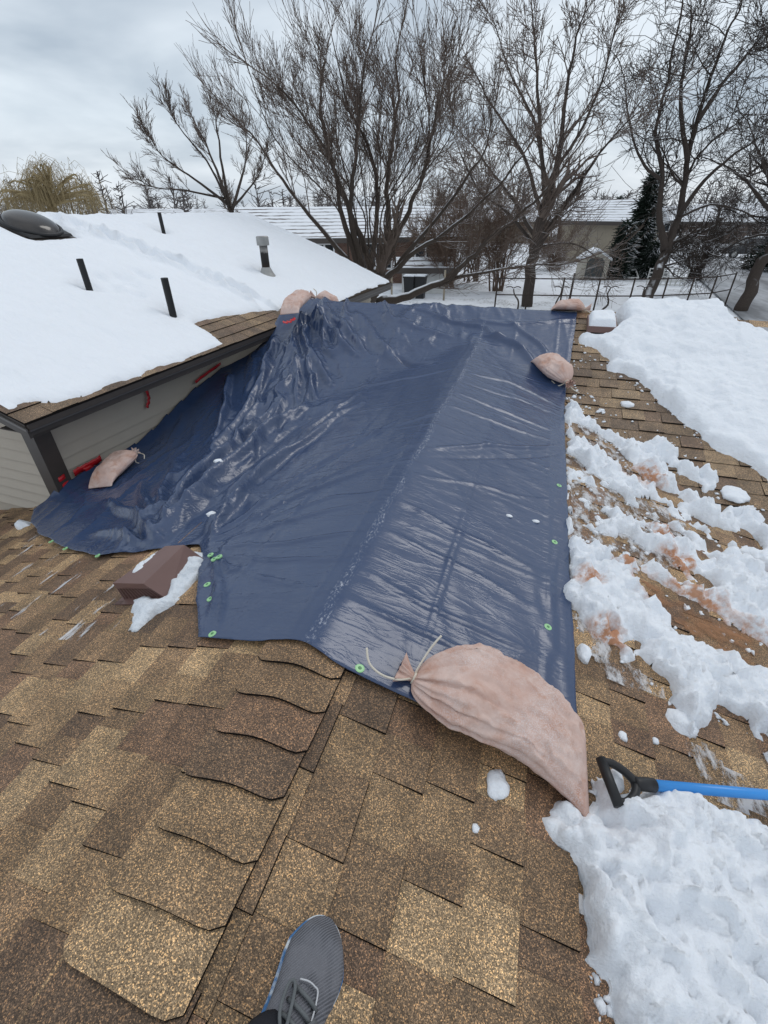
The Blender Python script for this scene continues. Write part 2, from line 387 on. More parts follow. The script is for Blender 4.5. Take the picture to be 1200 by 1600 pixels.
# ------------------------------------------------------------------ ground and road
GZ = -2.6
def build_ground():
    n = NT('snowy_lawn'); patch = n.ramp(n.noise(0.55, 8, 0.66), [(0.50, 0.0), (0.60, 1.0)]); fine = n.ramp(n.noise(9, 6, 0.7), [(0.45, 0.0), (0.65, 1.0)])
    k = n.math('MULTIPLY', patch, fine); c = n.mix(n.math('MULTIPLY', k, 0.85), (0.80, 0.83, 0.87), (0.10, 0.085, 0.055)); n.base(c).set(0.8, 0.2)
    n.bump(n.noise(2.5, 6), 0.5, 0.15)
    X, Y = grid(-60, 60, -20, 100, 1.2); Z = GZ + (fbm(X*.25, Y*.25, s=3)-.5)*0.10
    F, u = grid_faces(np.ones(X.shape, bool)); V = np.stack([X, Y, Z], -1).reshape(-1, 3)[u]
    E_ = 900; b = len(V)
    V = np.vstack([V, [(-E_, -E_, GZ-.12), (E_, -E_, GZ-.12), (E_, E_, GZ-.12), (-E_, E_, GZ-.12)]]); F = np.vstack([F, [[b, b+1, b+2, b+3]]])
    tag(mesh('ground', V, F, n.m, smooth=True), kind='structure')
    r = NT('wet_road_asphalt'); r.base(r.mix(r.ramp(r.noise(0.9, 6, 0.6, r.map((1, .25, 1), (0, 0, .5))), [(0.4, 0.0), (0.65, 1.0)]), (0.13, 0.135, 0.145), (0.42, 0.44, 0.47))).set(0.5, 0.4)
    lp = [(1012, 376), (1040, 394), (1068, 415), (1100, 442), (1135, 475), (1175, 510), (1260, 570)]
    rp = [(1030, 371), (1070, 385), (1110, 397), (1160, 411), (1210, 428), (1270, 448), (1420, 500)]
    A = smooth_path([onz(*p, GZ+.075) for p in lp], 4); B = smooth_path([onz(*p, GZ+.075) for p in rp], 4); V = []; F = []
    for a, b_ in zip(A, B):
        for t in (0, .25, .5, .75, 1): V.append(a+(b_-a)*t+np.array([0, 0, .05*math.sin(math.pi*t)]))
    for i in range(len(A)-1):
        for j in range(4): q = i*5+j; F.append((q, q+1, q+6, q+5))
    tag(mesh('road', V, F, r.m, smooth=True), kind='structure')
build_ground()

# ------------------------------------------------------------------ the house: low cross-gable roof, taller wing
HOUSE = empty('house', (0, 3, GZ))
tag(HOUSE, 'house with low brown shingled cross-gable roof and taller taupe-sided wing', 'house')
XL, XR, YN = -5.6, 6.5, -3.2
def build_deck():
    V = []; F = []
    def quad(*p):
        b = len(V); V.extend(p); F.append(tuple(range(b, b+len(p))))
    h = -.006
    z = lambda x, y: float(H(x, y))+h
    quad((0, YN, h), (0, TY, h), (-2.7, TY-2.7, z(-2.7, TY-2.7)), (-3.0, 2.5, -SL*3.0+h), (XL, 2.5, -SL*5.6+h), (XL, YN, z(XL, YN)))           # left slope
    quad((0, TY, h), (0, YN, h), (4.0, YN, z(4, YN)), (4.0, TY-4.0, z(4, TY-4)))            # right slope
    quad((0, TY, h), (XR, TY-XR, -SL*XR+h), (XR, 5.42, SL*(5.42-TY)+h), (2.38, 5.42, SL*(5.42-TY)+h), (2.38, YR, ZR+h), (-1.5, YR, ZR+h), (-1.5, TY-1.5, -SL*1.5+h))
    gx, gy = np.linspace(-3.0, -1.5, 9), np.linspace(0, 1, 13)
    for a in range(8):
        for c in range(12):
            f = lambda x, t: (x, (TY+x)*(1-t)+(YR if x > -2.3 else 4.7)*t)
            Q = [f(gx[a], gy[c]), f(gx[a+1], gy[c]), f(gx[a+1], gy[c+1]), f(gx[a], gy[c+1])]
            quad(*[(x, y, float(H(x, y))-.03) for x, y in Q])
    quad((-2.3, YR, ZR+h), (2.38, YR, ZR+h), (2.38, YR+2.5, ZR-SL*2.5+h), (-2.0, YR+2.5, ZR-SL*2.5+h))
    quad((2.38, 5.42, SL*(5.42-TY)+h), (XR, 5.42, SL*(5.42-TY)+h), (XR, 8.3, SL*(5.42-TY)-SL*2.88+h), (2.38, 8.3, SL*(5.42-TY)-SL*2.88+h))
    quad((2.38, YR, ZR+h), (2.38, 5.42, SL*(5.42-TY)+h), (2.38, 8.3, -.75))
    o = mesh('roof_slope', V, F, MAT['felt']); child_of(o, HOUSE); tag(o, 'brown shingled low roof slope in the foreground')
    w = MB(); 
    w.box((-5.4, -3.0, GZ), (3.8, 2.2, -1.66)); w.box((-2.0, 2.3, GZ), (6.3, 8.1, -1.95))
    w.build('lower_wall', MAT['siding'], HOUSE)
    return o
DECK = build_deck()

EXP = 0.143; KS = math.sqrt(1+SL*SL)
PAL = [((0.325, 0.225, 0.128), .14), ((0.205, 0.134, 0.077), .34), ((0.138, 0.089, 0.055), .14), ((0.178, 0.109, 0.067), .14), ((0.245, 0.164, 0.092), .24)]
PAL_W = np.array([p[1] for p in PAL])
def tone(exclude=None):
    while True:
        i = rng.choice(len(PAL), p=PAL_W/PAL_W.sum())
        if i != exclude: break
    c = np.array(PAL[i][0])*rng.uniform(.85, 1.15); return i, c
TARP_POLY = [(-.455, .885), (-.2, .885), (-.03, .872), (.10, .845), (.343, .835), (.87, .835), (.865, 2.0), (.875, 4.05), (.93, 5.3), (.95, 5.86), (.95, 6.08), (-.6, 6.10), (-2.35, 6.08), (-2.52, 5.35), (-2.60, 4.95),
             (-2.90, 4.55), (-2.96, 4.1), (-3.0, 2.9), (-3.02, 2.33), (-3.08, 2.12), (-2.92, 1.95), (-2.66, 1.80), (-2.12, 1.60), (-1.65, 1.46), (-1.2, 1.50), (-.95, 1.50), (-.83, 1.37), (-.66, 1.14)]
SHEET_PX = [(1400, 880), (1200, 753), (1150, 722), (1100, 690), (1060, 660), (1040, 640), (1000, 600), (975, 588), (945, 580), (950, 562), (930, 548), (908, 538), (904, 526), (945, 530)]
VALLEY_PX = [(884, 618), (900, 640), (940, 678), (965, 690), (1010, 697), (1030, 690), (1050, 700), (1062, 722), (1090, 738), (1115, 742), (1122, 768), (1142, 785), (1170, 800), (1200, 806), (1400, 900), (1400, 1110), (1200, 1022), (1150, 985), (1090, 950), (1055, 922), (1010, 903), (975, 893), (930, 882), (882, 862), (884, 760)]
LOWER_PX = [(868, 932), (886, 903), (892, 868), (935, 882), (985, 895), (1005, 932), (1030, 960), (1075, 985), (1110, 1010), (1150, 1038), (1200, 1062), (1400, 1140), (1400, 1290), (1200, 1195), (1165, 1135), (1125, 1105), (1105, 1130), (1072, 1146), (1058, 1118), (1022, 1070), (985, 1040), (948, 1012), (932, 1000), (905, 965)]
HEAP_PX = [(840, 1280), (852, 1262), (872, 1248), (898, 1256), (918, 1234), (938, 1222), (960, 1246), (1002, 1240), (1028, 1232), (1060, 1238), (1100, 1264), (1150, 1290), (1200, 1306), (1420, 1380), (1420, 1800), (965, 1800), (950, 1600), (938, 1545), (908, 1505), (905, 1440), (902, 1385), (884, 1335), (860, 1302)]
def roofpoly(px): return [tuple(onroof(*p)[:2]) for p in px]
SHEET, VALLEY, LOWER, HEAP = [roofpoly(p) for p in (SHEET_PX, VALLEY_PX, LOWER_PX, HEAP_PX)]
SHEET = [(1.36, 5.42), (1.34, 5.78), (1.42, 5.88), (2.30, 5.90), (2.40, 5.56), (2.7, 5.50), (6.4, 5.50)]+SHEET

def build_shingles():
    pieces = []      # (V8, tone, size)
    def course_piece(P, a0, a1, s0, s1, hb, hh, c):
        if P is PM: c = c*.60+np.array([.055, .045, .036])  # main-slope tones greyed: grazing sky sheen is painted into their colour
        # P(a, s, h) -> world; a along the course, s down the slope; butt at s1
        V = [P(a0, s0, -.004), P(a1, s0, -.004), P(a1, s1, -.004), P(a0, s1, -.004), P(a0, s0, hh), P(a1, s0, hh), P(a1, s1, hb), P(a0, s1, hb)]
        pieces.append((np.array(V), c))
    def plane(P, a_min, a_max, s_first, rows, ok, wmin=.075, wmax=.23):
        last = None; high = True
        for r in range(rows):
            sb = s_first + r*EXP; a = a_min + rng.uniform(-.3, 0); 
            while a < a_max:
                w = rng.uniform(wmin, wmax) if high else rng.uniform(wmin*.8, wmax*.8)
                last, c = tone(last)
                if ok(a+w/2, sb-EXP/2):
                    jit = rng.uniform(-.004, .004)
                    course_piece(P, a+.0006, a+w-.0006, sb-EXP-.03, sb+jit, (.0135 if high else .0065)+rng.uniform(-.001, .001), .0015+rng.uniform(-.0006, .0006), c)
                a += w; high = not high
    k = 1/KS
    nz = np.array([0, 0, 1.0])
    PL = lambda a, s, h: (-s*k, a, -SL*s*k+h)
    PR = lambda a, s, h: (s*k, a, -SL*s*k+h)
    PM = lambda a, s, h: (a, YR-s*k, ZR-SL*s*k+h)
    def in_tarp(x, y, m): return float(sdpoly(np.array([x]), np.array([y]), TARP_POLY)[0]) > m
    def okL(a, s):
        x = -s*k
        if (x > -2.95 and a > TY+x) or in_tarp(x, a, .25): return False
        if x < -2.95 and a > 2.42: return False
        return x > XL
    def okR(a, s):
        x = s*k
        return a < TY-x+.12 and not in_tarp(x, a, .25) and x < 3.2
    def okM(a, s):
        y = YR-s*k
        if y < TY-abs(a)-.1 or in_tarp(a, y, .25): return False
        if a > 2.5 and y > 5.4: return False
        return a < 5.5
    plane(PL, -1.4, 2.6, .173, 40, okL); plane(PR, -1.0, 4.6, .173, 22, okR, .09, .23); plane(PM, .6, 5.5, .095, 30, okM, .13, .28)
    # which 300 show largest
    snowp = [SHEET, VALLEY, LOWER, HEAP]
    sizes = []
    for V, c in pieces:
        q = V[4:8]; d = (q-CAM)@FWD
        if d.min() < .1: sizes.append(0); continue
        s = proj(q); x, y = s[:, 0], s[:, 1]
        if x.max() < 0 or x.min() > 1200 or y.max() < 0 or y.min() > 1600: sizes.append(0); continue
        xc, yc = np.clip(x, 0, 1200), np.clip(y, 0, 1600)
        A = .5*abs(np.dot(xc, np.roll(yc, -1))-np.dot(yc, np.roll(xc, -1)))
        m = q.mean(0); mx, my = m[:1], m[1:2]
        if sdpoly(mx, my, TARP_POLY)[0] > .02 or any(sdpoly(mx, my, p)[0] > .02 for p in snowp): A *= .02
        sizes.append(A)
    order = np.argsort(sizes)[::-1]; F = [(4,5,6,7), (0,1,5,4), (1,2,6,5), (2,3,7,6), (3,0,4,7)]; mi = [0, 1, 1, 1, 1]
    mats = [MAT['shingle'], MAT['asphalt_edge']]
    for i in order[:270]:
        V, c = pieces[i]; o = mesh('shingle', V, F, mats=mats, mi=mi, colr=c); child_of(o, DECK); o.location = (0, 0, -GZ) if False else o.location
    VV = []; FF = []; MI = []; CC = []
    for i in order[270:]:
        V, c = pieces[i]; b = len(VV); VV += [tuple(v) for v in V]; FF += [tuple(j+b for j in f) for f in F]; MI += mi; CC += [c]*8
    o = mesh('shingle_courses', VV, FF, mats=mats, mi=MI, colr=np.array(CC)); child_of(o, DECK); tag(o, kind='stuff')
    # rounded ridge caps, lapped towards the camera
    y = .79; i = 0
    while y > -1.3:
        n = 13; wl, wr = .152+rng.uniform(-.012, .012), .131+rng.uniform(-.004, .006); last, c = tone()
        V = []; tilt = rng.uniform(-.008, .008)
        for (yy, lift) in ((y+.17, .006), (y, .0215), ):
            for layer in (0, 1):
                for j in range(n):
                    x = -wl+(wl+wr)*j/(n-1); ysk = yy+tilt*(x/.15)
                    if yy == y and j in (0, n-1): ysk += .02
                    if yy == y and j in (1, n-2): ysk += .003
                    z = -SL*math.sqrt(x*x+.045**2)+SL*.032+.007+lift*(1-.35*abs(x)/.15)-layer*.009
                    V.append((x, ysk, z))
        q = lambda r, l, j: (r*2+l)*n+j
        F2 = []; m2 = []
        for j in range(n-1):
            F2.append((q(1,0,j), q(1,0,j+1), q(0,0,j+1), q(0,0,j))); m2.append(0)
            F2.append((q(1,1,j), q(1,1,j+1), q(1,0,j+1), q(1,0,j))); m2.append(1)
        for j in (0, n-1): F2.append((q(0,1,j), q(1,1,j), q(1,0,j), q(0,0,j)) if j == 0 else (q(1,1,j), q(0,1,j), q(0,0,j), q(1,0,j))); m2.append(1)
        o = mesh('ridge_cap_shingle', V, F2, mats=mats, mi=m2, colr=c*1.0, smooth=False); child_of(o, DECK)
        y -= .1215+rng.uniform(-.006, .006); i += 1
    x = .62
    while x < 2.6:
        last, c = tone(); V = []
        for xx, lift in ((x, .012), (x+.2, .006)):
            for yy in (-.12, 0, .12): V.append((xx, YR+yy, ZR-SL*abs(yy)+lift+.004))
        o = mesh('ridge_cap_shingle', V, [(0,3,4,1), (1,4,5,2)], MAT['shingle'], colr=c); child_of(o, DECK); x += .14
build_shingles()

# ---- taller wing
WA = R(3.0); WO = np.array([-2.66, 2.10, 0.0]); WS = .35; WRX = -3.05; WLEN = 7.4
def W(p): return (WO[0]+p[0]*math.cos(WA)+p[1]*math.sin(WA), WO[1]-p[0]*math.sin(WA)+p[1]*math.cos(WA), p[2])
def onwing(px, py, h=0.0):
    o = CAM-WO; r = ray(px, py); f = lambda v: np.array([v[0]*math.cos(WA)-v[1]*math.sin(WA), v[0]*math.sin(WA)+v[1]*math.cos(WA), v[2]])
    o, r = f(o), f(r); n = np.array([WS, 0, 1.0]); t = (h-n@o)/(n@r); return o+r*t      # wing-local
def build_wing():
    roof = MB(); z = lambda x: -WS*x
    T = .03
    roof.hexa([W(p) for p in [(WRX,-.02,z(WRX)-T), (0,-.02,-T), (0,WLEN,-T), (WRX,WLEN,z(WRX)-T), (WRX,-.02,z(WRX)-.002), (.012,-.02,-.002), (.012,WLEN,-.002), (WRX,WLEN,z(WRX)-.002)]])
    roof.hexa([W(p) for p in [(2*WRX,-.02,-T), (WRX,-.02,z(WRX)-T), (WRX,WLEN,z(WRX)-T), (2*WRX,WLEN,-T), (2*WRX,-.02,0), (WRX,-.02,z(WRX)-.002), (WRX,WLEN,z(WRX)-.002), (2*WRX,WLEN,0)]])
    ro = roof.build('wing_roof', MAT['felt'], HOUSE)
    # bare shingles by the eave
    F = [(4,5,6,7), (0,1,5,4), (1,2,6,5), (2,3,7,6), (3,0,4,7)]; k = 1/math.sqrt(1+WS*WS); cnt = 0
    for r in range(6):
        a = rng.uniform(-.1, 0)
        while a < 4.6:
            w = rng.uniform(.13, .3); i, c = tone(); c = c*.5+np.array([.12, .095, .075])*.5
            s1, s0 = -.03+r*EXP-.0, -.03+(r+1)*EXP+.03
            if (1.5 < a < 4.4) or r < 2:
                hb = .011 if rng.random() < .5 else .007
                P = lambda aa, s, h: W((-s*k, aa, WS*s*k+h)); e = .0006
                V = [P(a+e,s0,-.01), P(a+w-e,s0,-.01), P(a+w-e,s1,-.01), P(a+e,s1,-.01), P(a+e,s0,.001), P(a+w-e,s0,.001), P(a+w-e,s1,hb), P(a+e,s1,hb)]
                if 1.9 < a < 4.0 and cnt < 30 and r < 5:
                    o = mesh('shingle', V, F, mats=[MAT['shingle'], MAT['asphalt_edge']], mi=[0,1,1,1,1], colr=c); child_of(o, ro); cnt += 1
                else: STRIP.append((V, c))
            a += w
    VV = []; FF = []; MI = []; CC = []
    for V, c in STRIP:
        b = len(VV); VV += V; FF += [tuple(j+b for j in f) for f in F]; MI += [0,1,1,1,1]; CC += [c]*8
    tag(child_of(mesh('eave_shingles', VV, FF, mats=[MAT['shingle'], MAT['asphalt_edge']], mi=MI, colr=np.array(CC)), ro), kind='stuff')
    # eave and rake trim
    f = MB().box((-.02, -.02, -.125), (.0, WLEN, -.032), W); fo = f.build('fascia', MAT['trim'], HOUSE)
    MB().box((.0, -.035, -.062), (.026, WLEN, -.010), W).build('drip_edge', MAT['trim'], fo)
    MB().box((.0, -.03, -.078), (.012, WLEN, -.0625), W).build('trim_bead', MAT['trim_light'], fo)
    for (x0, x1) in ((0, WRX), ):
        r_ = MB(); r_.hexa([W(p) for p in [(WRX,-.042,z(WRX)-.125), (0.0,-.042,-.125), (0.0,-.021,-.125), (WRX,-.021,z(WRX)-.125), (WRX,-.042,z(WRX)-.0), (0.0,-.042,-.0), (0.0,-.021,-.0), (WRX,-.021,z(WRX)-.0)]])
        rk = r_.build('rake_board', MAT['trim'], HOUSE)
        b = MB(); b.hexa([W(p) for p in [(WRX,-.055,z(WRX)-.07), (.014,-.055,-.07), (.014,-.043,-.07), (WRX,-.043,z(WRX)-.07), (WRX,-.055,z(WRX)-.052), (.014,-.055,-.052), (.014,-.043,-.052), (WRX,-.043,z(WRX)-.052)]])
        b.build('trim_bead', MAT['trim_light'], rk)
    MB().box((-.36, .0, -.120), (-.021, WLEN, -.112), W).build('soffit', MAT['soffit'], HOUSE)
    MB().hexa([W(p) for p in [(WRX,-.02,z(WRX)-.12), (-.0,-.02,-.12), (-.0,.2,-.12), (WRX,.2,z(WRX)-.12), (WRX,-.02,z(WRX)-.112), (-.0,-.02,-.112), (-.0,.2,-.112), (WRX,.2,z(WRX)-.112)]]).build('rake_soffit', MAT['soffit'], HOUSE)
    # walls with lap siding
    ws = MB().box((-2*3.0, .235, GZ), (-.395, WLEN-.15, -.126), W)
    g = [W(p) for p in [(WRX*2+.4,.235,-.13), (-.395,.235,-.13), (WRX,.235,z(WRX)-.16), (WRX*2+.4,WLEN-.15,-.13), (-.395,WLEN-.15,-.13), (WRX,WLEN-.15,z(WRX)-.16)]]
    ws.add(g, [(0,1,2), (3,5,4), (0,2,5,3), (1,4,5,2)])
    wo = ws.build('wing_wall', MAT['siding'], HOUSE); LAP = .102
    for i in range(9):                                   # side wall under the eave
        zb = -.118-(i+1)*LAP; h = LAP
        MB().hexa([W(p) for p in [(-.395,.215,zb), (-.366,.215,zb+.003), (-.366,WLEN-.15,zb+.003), (-.395,WLEN-.15,zb), (-.395,.215,zb+h), (-.388,.215,zb+h), (-.388,WLEN-.15,zb+h), (-.395,WLEN-.15,zb+h)]]).build('siding_board', MAT['siding'], wo)
    for i in range(13):                                  # gable wall facing the camera side
        zb = .28-(i+1)*LAP; h = LAP; xr = min(-.38, -(zb+h+.13)/WS)
        MB().hexa([W(p) for p in [(-4.5,.203,zb+.003), (xr,.203,zb+.003), (xr,.236,zb), (-4.5,.236,zb), (-4.5,.228,zb+h), (xr,.228,zb+h), (xr,.236,zb+h), (-4.5,.236,zb+h)]]).build('siding_board', MAT['siding'], wo)
    cb = MB(); cb.box((-.47, .178, -1.05), (-.345, .1995, -.1125), W); cb.box((-.3645, .1996, -1.05), (-.345, .32, -.1205), W); cb.build('corner_board', MAT['trim'], HOUSE)
    # penetrations through the wing roof
    def pipe(px, py, top, r):
        b = onwing(px, py, .05); t = CAM+ray(*top); 
        d = onwing(*top, 0.0)
        # height: match the top pixel on the vertical through the base
        B = np.array(W(b)); best = min(np.linspace(.05, 1.2, 400), key=lambda hh: abs(proj(B+[0,0,hh])[0, 1]-top[1]))
        o = MB().tube([B+[0,0,-.12], B+[0,0,best-.003], B+[0,0,best]], [r, r, r*.93], 16).build('vent_pipe', MAT['pipe'], HOUSE, False); return o
    tag(pipe(270, 490, (258, 434), .036), 'thickest black vent pipe, nearest the eave'); tag(pipe(140, 453, (123, 404), .031), 'black vent pipe near the left edge of the snowy roof'); tag(pipe(256, 364, (249, 332), .026), 'thin black vent pipe nearest the snowy ridge')
    B = np.array(W(onwing(417, 428, .05)))
    hh = min(np.linspace(.1, 1.5, 500), key=lambda q: abs(proj(B+[0,0,q])[0, 1]-369))
    fl = MB().tube([B+[0,0,-.15], B+[0,0,hh*.80]], [.058, .058], 20).build('flue_pipe', MAT['flue'], HOUSE, True)
    MB().tube([B+[0,0,hh*.76], B+[0,0,hh*.765], B+[0,0,hh*.98], B+[0,0,hh]], [.066, .088, .088, .078], 20).build('flue_cap', MAT['galv'], fl)
    MB().tube([B+[0,0,-.06], B+[0,0,.015], B+[0,0,.09]], [.15, .098, .062], 20).build('flashing', MAT['galv'], fl)
    # skylight: curb, frame, domed acrylic
    c = onwing(54, 364, .02); sk = empty('skylight', tuple(W(c))); child_of(sk, HOUSE); tag(sk, 'smoked domed skylight on the snowy roof')
    hw, hl = .26, .26; zz = lambda x, dz: -WS*x+dz
    cu = MB()
    for (a, b2, g2, d2) in ((-hw, -hl, hw, hl),):
        cu.hexa([W((c[0]+x, c[1]+y, zz(c[0]+x, -.02))) for x, y in ((-hw,-hl),(hw,-hl),(hw,hl),(-hw,hl))]+[W((c[0]+x*.93, c[1]+y*.93, zz(c[0]+x, .07))) for x, y in ((-hw,-hl),(hw,-hl),(hw,hl),(-hw,hl))])
    cu.build('curb', MAT['trim'], sk)
    fr = MB(); fr.hexa([W((c[0]+x*1.04, c[1]+y*1.04, zz(c[0]+x, .071))) for x, y in ((-hw,-hl),(hw,-hl),(hw,hl),(-hw,hl))]+[W((c[0]+x*1.0, c[1]+y*1.0, zz(c[0]+x, .098))) for x, y in ((-hw,-hl),(hw,-hl),(hw,hl),(-hw,hl))]); fr.build('frame', MAT['black'], sk)
    n = 12; m_ = 36; V = [W((c[0], c[1], zz(c[0], .105+.11)))]; F = []
    for i in range(1, n+1):
        for j in range(m_):
            rr_ = i/n; th = j*2*math.pi/m_; ex, ey = c[0]+.27*rr_*math.cos(th), c[1]+.27*rr_*math.sin(th); V.append(W((ex, ey, zz(ex, .105+.11*math.sqrt(max(0, 1-rr_**2.2))))))
    for j in range(m_):
        F.append((0, 1+j, 1+(j+1) % m_))
        for i in range(n-1): q = 1+i*m_; F.append((q+j, q+m_+j, q+m_+(j+1) % m_, q+(j+1) % m_))
    rg = MB().tube([W((c[0]+.285*math.cos(t), c[1]+.285*math.sin(t), zz(c[0]+.285*math.cos(t), .103))) for t in np.linspace(0, 2*math.pi, 40)], .018, 8, False); rg.build('rim', MAT['black'], sk, True)
    child_of(mesh('dome', V, F, MAT['dome'], smooth=True), sk)
    fs = MB(); fs.hexa([W((c[0]+x, c[1]+y, zz(c[0]+x, -.01))) for x, y in ((.18,-.33),(.36,-.33),(.36,.30),(.18,.30))]+[W((c[0]+x, c[1]+y, zz(c[0]+x, .058))) for x, y in ((.18,-.33),(.36,-.33),(.36,.30),(.18,.30))]); fs.build('apron_flashing', MAT['trim'], sk)
    return ro
STRIP = []
WROOF = build_wing()

def build_vents():
    # flared exhaust hood beside the tarp, louvred face towards the camera
    v = empty('roof_vent', (-1.05, 1.3, -.3)); child_of(v, HOUSE); tag(v, 'brown plastic exhaust vent hood half covered by slush')
    P = lambda px, py, h: onleft(px, py, h)
    bl, br = P(196, 940, .0), P(262, 937, .0)
    tl, tr = P(176, 911, .105), P(224, 912, .105)
    ktl, ktr = P(258, 853, .135), P(288, 851, .135)
    kbl, kbr = P(268, 905, .0), P(326, 878, .0)
    kbl = bl + (kbr-br)*.95
    V = [bl, br, kbr, kbl, tl, tr, ktr, ktl]
    o = mesh('hood', V, [(4,5,6,7), (1,2,6,5), (2,3,7,6), (3,0,4,7)], MAT['vent'])
    m = o.modifiers.new('thick', 'SOLIDIFY'); m.thickness = .006; m.offset = -1
    b = o.modifiers.new('bev', 'BEVEL'); b.width = .006; b.segments = 2
    child_of(o, v)
    inw = (kbr-br)*.06; q = [bl+inw, br+inw, tr+inw, tl+inw]
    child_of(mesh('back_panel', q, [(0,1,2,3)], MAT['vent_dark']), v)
    for i in range(11):
        t = .06+.88*i/10; a = np.array(tl)*(1-t)+np.array(tr)*t; b2 = np.array(bl)*(1-t)+np.array(br)*t
        a = a+(b2-a)*.30; s = MB(); ww = (np.array(tr)-np.array(tl))*.018; dd = inw*.8
        s.hexa([b2, b2+ww, b2+ww+dd, b2+dd, a, a+ww, a+ww+dd, a+dd]); s.build('louvre_slat', MAT['vent'], v)
    lip = MB(); a, b2, c2, d2 = np.array(tl), np.array(tr), np.array(tl)+(np.array(bl)-tl)*.30, np.array(tr)+(np.array(br)-tr)*.30; o2 = -inw*.15
    lip.hexa([c2, d2, d2+inw*.3, c2+inw*.3, a+o2*0, b2+o2*0, b2+inw*.3, a+inw*.3]); lip.build('face_band', MAT['vent'], v)
    fl = MB(); e = .05; nrm = np.array([0, 0, .004])
    C4 = [bl, br, kbr, kbl]; cen = sum(C4)/4; C4 = [cen+(p-cen)*1.25 for p in C4]
    C4 = [np.array([p[0], p[1], SL*p[0]]) for p in C4]
    fl.hexa([p+[0,0,.008] for p in C4]+[p+[0,0,.0135] for p in C4]); fl.build('flange', MAT['vent'], v)
    # square box vent near the main ridge
    b = empty('box_vent', (1.15, 5.45, .1)); child_of(b, HOUSE); tag(b, 'brown box vent capped with snow near the main ridge')
    A, B = onroof(917, 528), onroof(957, 529); x0, x1 = A[0], B[0]; y0 = A[1]; y1 = y0+.26; z = lambda y: SL*(y-TY)
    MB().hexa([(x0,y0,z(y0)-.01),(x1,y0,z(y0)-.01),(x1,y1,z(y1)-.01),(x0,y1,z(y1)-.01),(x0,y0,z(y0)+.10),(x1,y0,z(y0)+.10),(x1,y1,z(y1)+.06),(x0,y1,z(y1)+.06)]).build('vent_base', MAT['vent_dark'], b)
    MB().hexa([(x0-.02,y0-.02,z(y0)+.06),(x1+.02,y0-.02,z(y0)+.06),(x1+.02,y1+.02,z(y1)+.06),(x0-.02,y1+.02,z(y1)+.06),(x0-.015,y0-.015,z(y0)+.115),(x1+.015,y0-.015,z(y0)+.115),(x1+.015,y1+.015,z(y1)+.10),(x0-.015,y1+.015,z(y1)+.10)]).build('vent_cap', MAT['vent'], b)
    return (x0, x1, y0, y1)
BOXV = build_vents()

